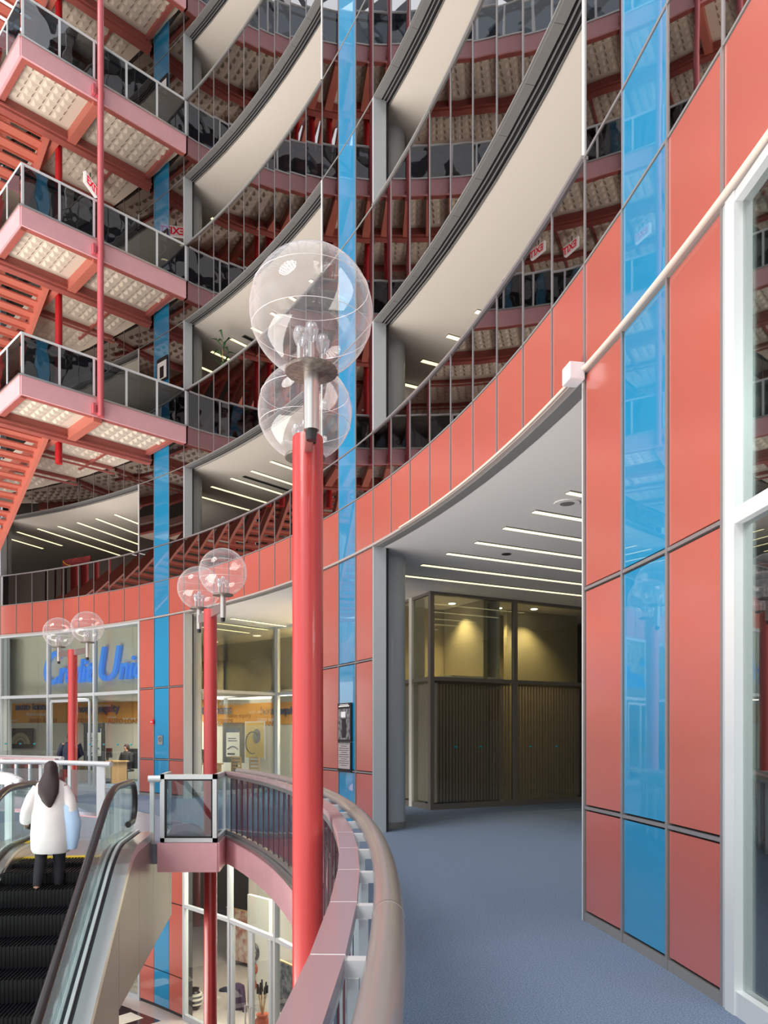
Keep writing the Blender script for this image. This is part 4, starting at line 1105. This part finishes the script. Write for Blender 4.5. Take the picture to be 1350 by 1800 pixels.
plate(i_,R-0.046,(zt+zm)/2-.10,.16,.34,0,.004,'printed_figure',black,t); plate(i_,R-0.046,(zt+zm)/2+.14,.18,.10,0,.004,'printed_face',whitel,t,dx=-.02)
plate(i_,R-0.044,zt-.03,.36,.014,0,.003,'print_line',whitel,t); plate(i_,R-0.044,zt-.055,.44,.020,0,.003,'print_line',whitel,t)
t = thing('notice_board', 'pale printed notice in a black frame directly below the figure poster', 'notice', PT(i_,R,zb))
plate(i_,R-0.02,(zm+zb)/2,.54,zm-zb-.01,0,.02,'frame',black,t); plate(i_,R-0.042,(zm+zb)/2+.02,.48,zm-zb-.08,0,.003,'sheet',mat('notice_sheet',(0.42,0.38,0.37),0.6),t)
for q in range(11): plate(i_,R-0.046,zb+.12+q*.038,.40 if q%3 else .26,.008,0,.002,'print_line',black,t)
for z_, lab in ((zat(650,19.0),'third'),(zat(432,19.0),'fourth'),(zat(148,19.0),'fifth')):
    i2, y2 = hit(287, R); z_ = {'third': zat(650,y2), 'fourth': zat(430,y2), 'fifth': zat(160,y2)}[lab]
    t = thing('wall_poster', 'small black poster with pale figure on the blue strip, %s storey level' % lab, 'poster', PT(i2,R,z_))
    plate(i2,R-0.02,z_,.50,.62,0,.02,'frame',black,t); plate(i2,R-0.042,z_-.03,.42,.46,0,.003,'print',whitel,t)
    plate(i2,R-0.046,z_-.08,.18,.30,0,.003,'printed_figure',black,t)
i2, y2 = hit(283, R); z_ = zat(1301, y2)
t = thing('no_smoking_plaque', 'small grey plaque with a no smoking ring on the blue strip', 'sign', PT(i2,R,z_))
plate(i2,R-0.012,z_,.22,.24,0,.012,'plate',mat('plaque_grey',(0.22,0.22,0.23),0.5),t)
M = wallM(i2, R-0.026, z_+.02); b = MB(); b.tube([M@Vector((.062*math.cos(k*PI/10), .062*math.sin(k*PI/10), 0)) for k in range(21)], .006, 6, cap=False); b.build('ring_symbol', black, t)
b = MB(); b.bar(M@Vector((-.03,.03,0)), M@Vector((.03,-.03,0)), .006, .006); b.build('slash', black, t)
i2, y2 = hit(268, R-0.05); z_ = zat(1269, y2)
t = thing('fire_alarm', 'small red fire alarm strobe on the joint beside the blue strip', 'alarm', PT(i2,R,z_))
plate(i2,R-0.03,z_,.10,.12,0,.03,'box',alarm,t); plate(i2,R-0.06,z_,.05,.03,-.0,.035,'strobe_lens',white,t)
# junction box and conduit on the red panels
b = MB(); b.pbox(2.93, 3.17, R-0.16, R-0.02, H1-0.06, H1+0.09)
jbx = b.build('junction_box', whitebox, None, bevel=0.008); tag(jbx, 'white junction box on the conduit at the corner of the red panels', 'junction box')
tag(tubeo([PT(2.95-0.25*k, R-0.035, H1+0.03) for k in range(50)], 0.019, 'conduit_pipe', conduit), 'cream conduit climbing across the red and blue panels from the white box', 'conduit')
tag(tubeo([PT(3.15+0.25*k, R-0.05, H1+0.03) for k in range(30)], 0.014, 'conduit_pipe', conduit), 'thin cream conduit running from the white box along the red band', 'conduit')

# exit signs hanging under the middle platform, facing the wall (seen mirrored)
def exit_sign(e_, n_, z, yaw, label):
    c = Vector(PLp(e_, n_, z)); t = thing('exit_sign', label, 'exit sign', c)
    r_ = Vector((math.cos(yaw), math.sin(yaw), 0)); nn = Vector((r_.y, -r_.x, 0))
    b = MB(); b.bar(c-r_*.30, c+r_*.30, .08, .28); b.build('housing', mat('exit_white',(0.85,0.82,0.80),0.4,emit=(1,0.92,0.9),es=0.3), t)
    Mx = planeM(c+nn*.045+V((0,0,-.10))-r_*.25, (r_.x, r_.y)); text('EXIT', .28, Mx, 'letters', mat('exit_red',(0.7,0.01,0.03),0.5,emit=(1,0.02,0.05),es=0.3), t, ext=.003, bold=.008)
    b = MB(); b.bar(c+V((0,0,.14)), c+V((0,0,.50)), .02, .02); b.build('hanger', black, t)
exit_sign(2.55, 2.45, FLR[3]-0.62, math.atan2(0.96,0.12), 'small lit exit sign hanging below the highest pink walkway, seen again in the mirror glass')

# plant and leaning board on upper floors
def plant(x, y0, r, z0, label):
    i3, y3 = hit(x, r); c = Vector(PT(i3, r, z0)); t = thing('potted_plant', label, 'plant', c)
    b = MB(); b.lathe([(.10,0),(.14,.25),(.15,.27)], c, 16); b.build('pot', clay, t, True)
    H = zat(y0, y3)-z0
    b = MB(); b.tube([c+V((0,0,.2)), c+V((.03,0,H*.5)), c+V((-.02,.02,H*.85))], [.02,.015,.008], 8); b.build('stem', wood, t, True)
    b = MB()
    for k in range(16):
        a = k*2.4; z = H*(.55+.42*k/16); L = .34; d = V((math.cos(a), math.sin(a), 0)); s = V((-d.y, d.x, 0))*.035
        p0 = c+V((0,0,z)); p1 = p0+d*L*.5+V((0,0,.16)); p2 = p0+d*L+V((0,0,.02 if k%2 else .14))
        o_ = len(b.v); b.v += [tuple(p0), tuple(p1-s), tuple(p2), tuple(p1+s), tuple(p1+V((0,0,.012)))]; b.f += [(o_,o_+1,o_+4),(o_+1,o_+2,o_+4),(o_+2,o_+3,o_+4),(o_+3,o_,o_+4),(o_,o_+3,o_+2,o_+1)]
    b.build('foliage', leaf, t)
plant(392, 588, R+0.7, FLR[1], 'leafy dark green plant behind the parapet of the third storey')
i3, y3 = hit(338, R+0.55); c = Vector(PT(i3, R+0.6, 0))
t = thing('leaning_board', 'brown board leaning on the round column above the parapet', 'board', c+V((0,0,FLR[0])))
b = MB(); b.bar(c+V((0.15,0.1,FLR[0])), c+V((-0.16,-0.1,FLR[0]+2.0)), .03, .5, up=(-.6,-.8,0)); b.build('panel', wood, t)
plate(i3+0.1, R+0.5, zat(922,y3), .09, .11, 0, .01, 'paper_tag', whitel, t)
i3, y3 = hit(135, R+0.8); c = Vector(PT(i3, R+0.8, 0))
t = thing('hanging_banner', 'dark red banner with gold line seen above the far balcony parapet', 'banner', c+V((0,0,FLR[0]+1.2)))
plate(i3, R+0.8, SILL[0]+0.28, 1.25, .40, 0, .02, 'cloth', mat('banner_red',(0.30,0.02,0.02),0.7,noise=(9,0.6)), t)
M = wallM(i3, R+0.77, SILL[0]+0.28); b = MB(); b.tube([M@Vector((-.6+1.2*k/10, .16-.32*(k/10)**.5, .0)) for k in range(11)], .012, 6); b.build('gold_line', yellow, t)
plate(i3, R+0.8, FLR[0]+.6, .05, 1.2, 0, .02, 'stand', black, t)

# ================================================================== shop on the concourse below
sh_ = struct('wall_concourse')
ring(15, 27, R+3.9, R+4.0, -5.6, -0.4, 'wall_lining', offw, sh_)
for i in range(12, 40):
    if in_trip(i):
        m = blue if is_blue(i) else red; nm = 'blue_panel' if is_blue(i) else 'red_panel'
        for z0, z1 in ((-5.5,-4.60),(-4.57,-2.74),(-2.71,-0.45)): pb(i+G, i+1-G, R, R+0.03, z0, z1, nm, m, sh_)
for q in (12, 24, 36): ring(q, q+3, R+0.035, R+0.25, -5.6, -0.4, 'backing', backing, sh_)
ring(12, 40, R-0.02, R+0.12, -0.62, -0.40, 'head_beam', jambm, sh_)
ring(12, 40, 20.98, R+4.2, -0.42, -0.34, 'ceiling_lining', greyc, sh_)
for (i, r) in ((17, 2), (21, 2.2), (23, 1.5), (19, 3)):
    t = thing('ceiling_troffer', 'bright square ceiling lamp inside the concourse shop', 'ceiling light', PT(i,R+r,-0.44), 'troffers in the concourse shop')
    pb(i-.5,i+.5,R+r-.35,R+r+.35,-.46,-.44,'frame',white,t); pb(i-.45,i+.45,R+r-.31,R+r+.31,-.468,-.46,'diffuser',lamp_w,t)
l = bpy.data.lights.new('shop_lamp', 'AREA'); l.energy = 380; l.size = 3.0; l.color = (1, 0.9, 0.72)
lo_ = bpy.data.objects.new('shop_lamp', l); COL.objects.link(lo_); lo_.location = PT(20.5, R+2.0, -0.6)
# shop door
i0_, _ = hit(407, R); i1_, _ = hit(474, R); im_ = (i0_+i1_)/2
sd2 = struct('door_1')
for i in (i0_, im_+.05, im_-.05, i1_): pb(i-.07, i+.07, R+.0, R+.07, -5.55, -2.80, 'door_stile', jambm, sd2)
for s_ in (.16, -.16):
    b = MB(); b.tube([PT(im_+s_, R-.0, -4.95), PT(im_+s_, R-.07, -4.95), PT(im_+s_, R-.07, -4.45), PT(im_+s_, R-.0, -4.45)], .02, 8); b.build('door_handle', steel, sd2, True)
def jar(x, ybase, r, H, W_, m, label, stripes=None, cat='pot'):
    i4, y4 = hit(x, r); c = Vector(PT(i4, r, -5.6)); t = thing('pottery_jar', label, cat, c)
    b = MB(); b.lathe([(W_*.45,0),(W_*.8,H*.15),(W_,H*.45),(W_*.9,H*.7),(W_*.5,H*.88),(W_*.6,H)], c, 24); b.build('vessel', m, t, True)
    if stripes:
        for z_, w_ in ((.25,.93),(.48,1.01),(.68,.93)):
            b = MB(); b.lathe([(W_*w_,H*z_),(W_*w_*1.01,H*(z_+.05)),(W_*w_,H*(z_+.1))], c, 24); b.build('painted_band', stripes, t, True)
    return t, c
jar(342, 1785, R+0.6, .55, .21, black, 'black and white striped pottery jar on the concourse shop floor', offw)
t, c = jar(461, 1790, R+0.7, .62, .25, clay, 'red clay jar holding arrows inside the concourse shop door')
for q in range(7):
    d = V((math.cos(q*.9)*.12, math.sin(q*.9)*.12, 0))
    b = MB(); b.tube([c+V((0,0,.5)), c+d+V((0,0,1.25+.05*(q%3)))], .012, 6); b.build('arrow_shaft', wood, t)
    b = MB(); b.tube([c+d*.9+V((0,0,1.12)), c+d*1.02+V((0,0,1.3+.05*(q%3)))], [.035,.02], 5); b.build('feather', black, t)
def hang(x, y0, y1, w, r, m, nm, label, cat, noise=None):
    i5, y5 = hit(x, r); z0, z1 = zat(y1,y5), zat(y0,y5); t = thing(nm, label, cat, PT(i5,r,z1))
    plate(i5, r, (z0+z1)/2, w, z1-z0, 0, .03, 'cloth', m, t); plate(i5, r, z1+.01, w+.1, .03, -.01, .04, 'hanging_rod', wood, t); return t, i5, z0, z1
hang(424, 1600, 1690, 1.3, R+3.8, mat('tapestry_red',(0.36,0.10,0.06),0.9,noise=(5,1),col2=(0.6,0.5,0.4)), 'wall_tapestry', 'red and cream woven tapestry high on the shop wall', 'tapestry')
hang(423, 1700, 1745, 1.2, R+3.8, mat('tapestry_mix',(0.42,0.36,0.30),0.9,noise=(9,1),col2=(0.18,0.05,0.04)), 'wall_tapestry', 'speckled woven cloth hanging just below the red tapestry', 'tapestry')
hang(497, 1690, 1780, 1.0, R+0.9, mat('tapestry_grey',(0.25,0.24,0.25),0.9,noise=(8,1),col2=(0.05,0.05,0.06)), 'wall_tapestry', 'grey patterned blanket hanging beside the red lamp pole', 'blanket')
def coat(x, ytop, r, m, label):
    i6, y6 = hit(x, r); c = Vector(PT(i6, r, 0)); zt_ = zat(ytop, y6); t = thing('display_coat', label, 'coat', (c.x,c.y,-5.6))
    b = loft([(c.x,c.y,zt_-1.05,.26,.14),(c.x,c.y,zt_-.6,.22,.13),(c.x,c.y,zt_-.2,.20,.12),(c.x,c.y,zt_-.06,.17,.10),(c.x,c.y,zt_,.06,.05)]); b.build('torso', m, t, True)
    a = ang(i6); s = V((math.sin(a), -math.cos(a), 0))
    for q in (-1,1):
        b = MB(); b.tube([c+s*.16*q+V((0,0,zt_-.1)), c+s*.28*q+V((0,0,zt_-.5)), c+s*.33*q+V((0,0,zt_-.75))], [.07,.06,.05], 10); b.build('sleeve', m, t, True)
        b = MB(); b.tube([c+s*.33*q+V((0,0,zt_-.74)), c+s*.35*q+V((0,0,zt_-.84))], [.06,.07], 10); b.build('fur_cuff', offw, t, True)
    b = MB(); b.lathe([(.27,zt_-1.15),(.265,zt_-1.04)], (c.x,c.y,0), 20); b.build('fringe', offw, t, True)
    b = MB(); b.lathe([(.02,-5.6),(.02,zt_-1.0)], (c.x,c.y,0), 8); b.build('stand', black, t, True)
coat(396, 1735, R+2.0, cloth_n, 'dark blue fringed coat on a stand left of the shop door')
coat(418, 1728, R+1.4, mat('coat_purple',(0.07,0.04,0.09),0.9), 'purplish coat with pale fringe on a stand seen through the shop door')
for (x, y, rr_, lab) in ((447,1673,.16,'round dark wreath mask hanging on the shop wall'),(447,1703,.10,'dark feathered mask below the wreath'),(445,1730,.11,'red rooster shaped ornament lowest on the shop wall')):
    r = R+1.6; i7, y7 = hit(x, r); M = wallM(i7, r, zat(y, y7)); t = thing('wall_ornament', lab, 'ornament', M.translation)
    m = clay if 'red' in lab else black
    b = MB(); b.tube([M@Vector((rr_*math.cos(k*PI/8), rr_*1.2*math.sin(k*PI/8), 0)) for k in range(17)], rr_*.28, 8, cap=False); b.build('rim', m, t, True)
    b = MB(); b.tube([M@Vector((-rr_*.5,0,0)), M@Vector((0,-rr_*.3,.02)), M@Vector((rr_*.6,.02,0))], rr_*.2, 8); b.build('feather', wood if m is black else m, t, True)
    b = MB(); b.tube([M@Vector((0,-rr_*1.2,0)), M@Vector((.02,-rr_*2.6,0))], [.03,.012], 6); b.build('tassel', wood, t, True)
dv = struct('wall_shop_divider')
i8, y8 = hit(436, R+1.65); i9, _ = hit(474, R+1.65)
ring(min(i8,i9), max(i8,i9), R+1.63, R+1.73, -5.6, -2.6, 'partition_panel', offw, dv, step=4)
# things inside the near window
t = thing('granite_counter', 'pale mottled counter with dark top behind the near window', 'counter', PT(-3.2, R+1.3, 0))
pb(-6.0,-2.4,R+1.0,R+1.7,0.0,1.36,'body',mat('counter_stone',(0.36,0.34,0.31),0.5,noise=(12,0.4)),t); pb(-6.05,-2.35,R+.95,R+1.75,1.36,1.42,'top',black,t)
b = 0
l = bpy.data.lights.new('near_room_fill', 'AREA'); l.energy = 90; l.size = 1.6; l.color = (0.92, 1.0, 0.98)  # added fill light without a fixture, brightens the room behind the near window
lo_ = bpy.data.objects.new('near_room_fill', l); COL.objects.link(lo_); lo_.location = PT(-4, R+1.9, H1-0.05)
ring(-12, 0.2, R+3.4, R+3.5, 0, H1, 'wall_near_room', offw)['kind'] = 'structure'
print('objects', len(bpy.data.objects))
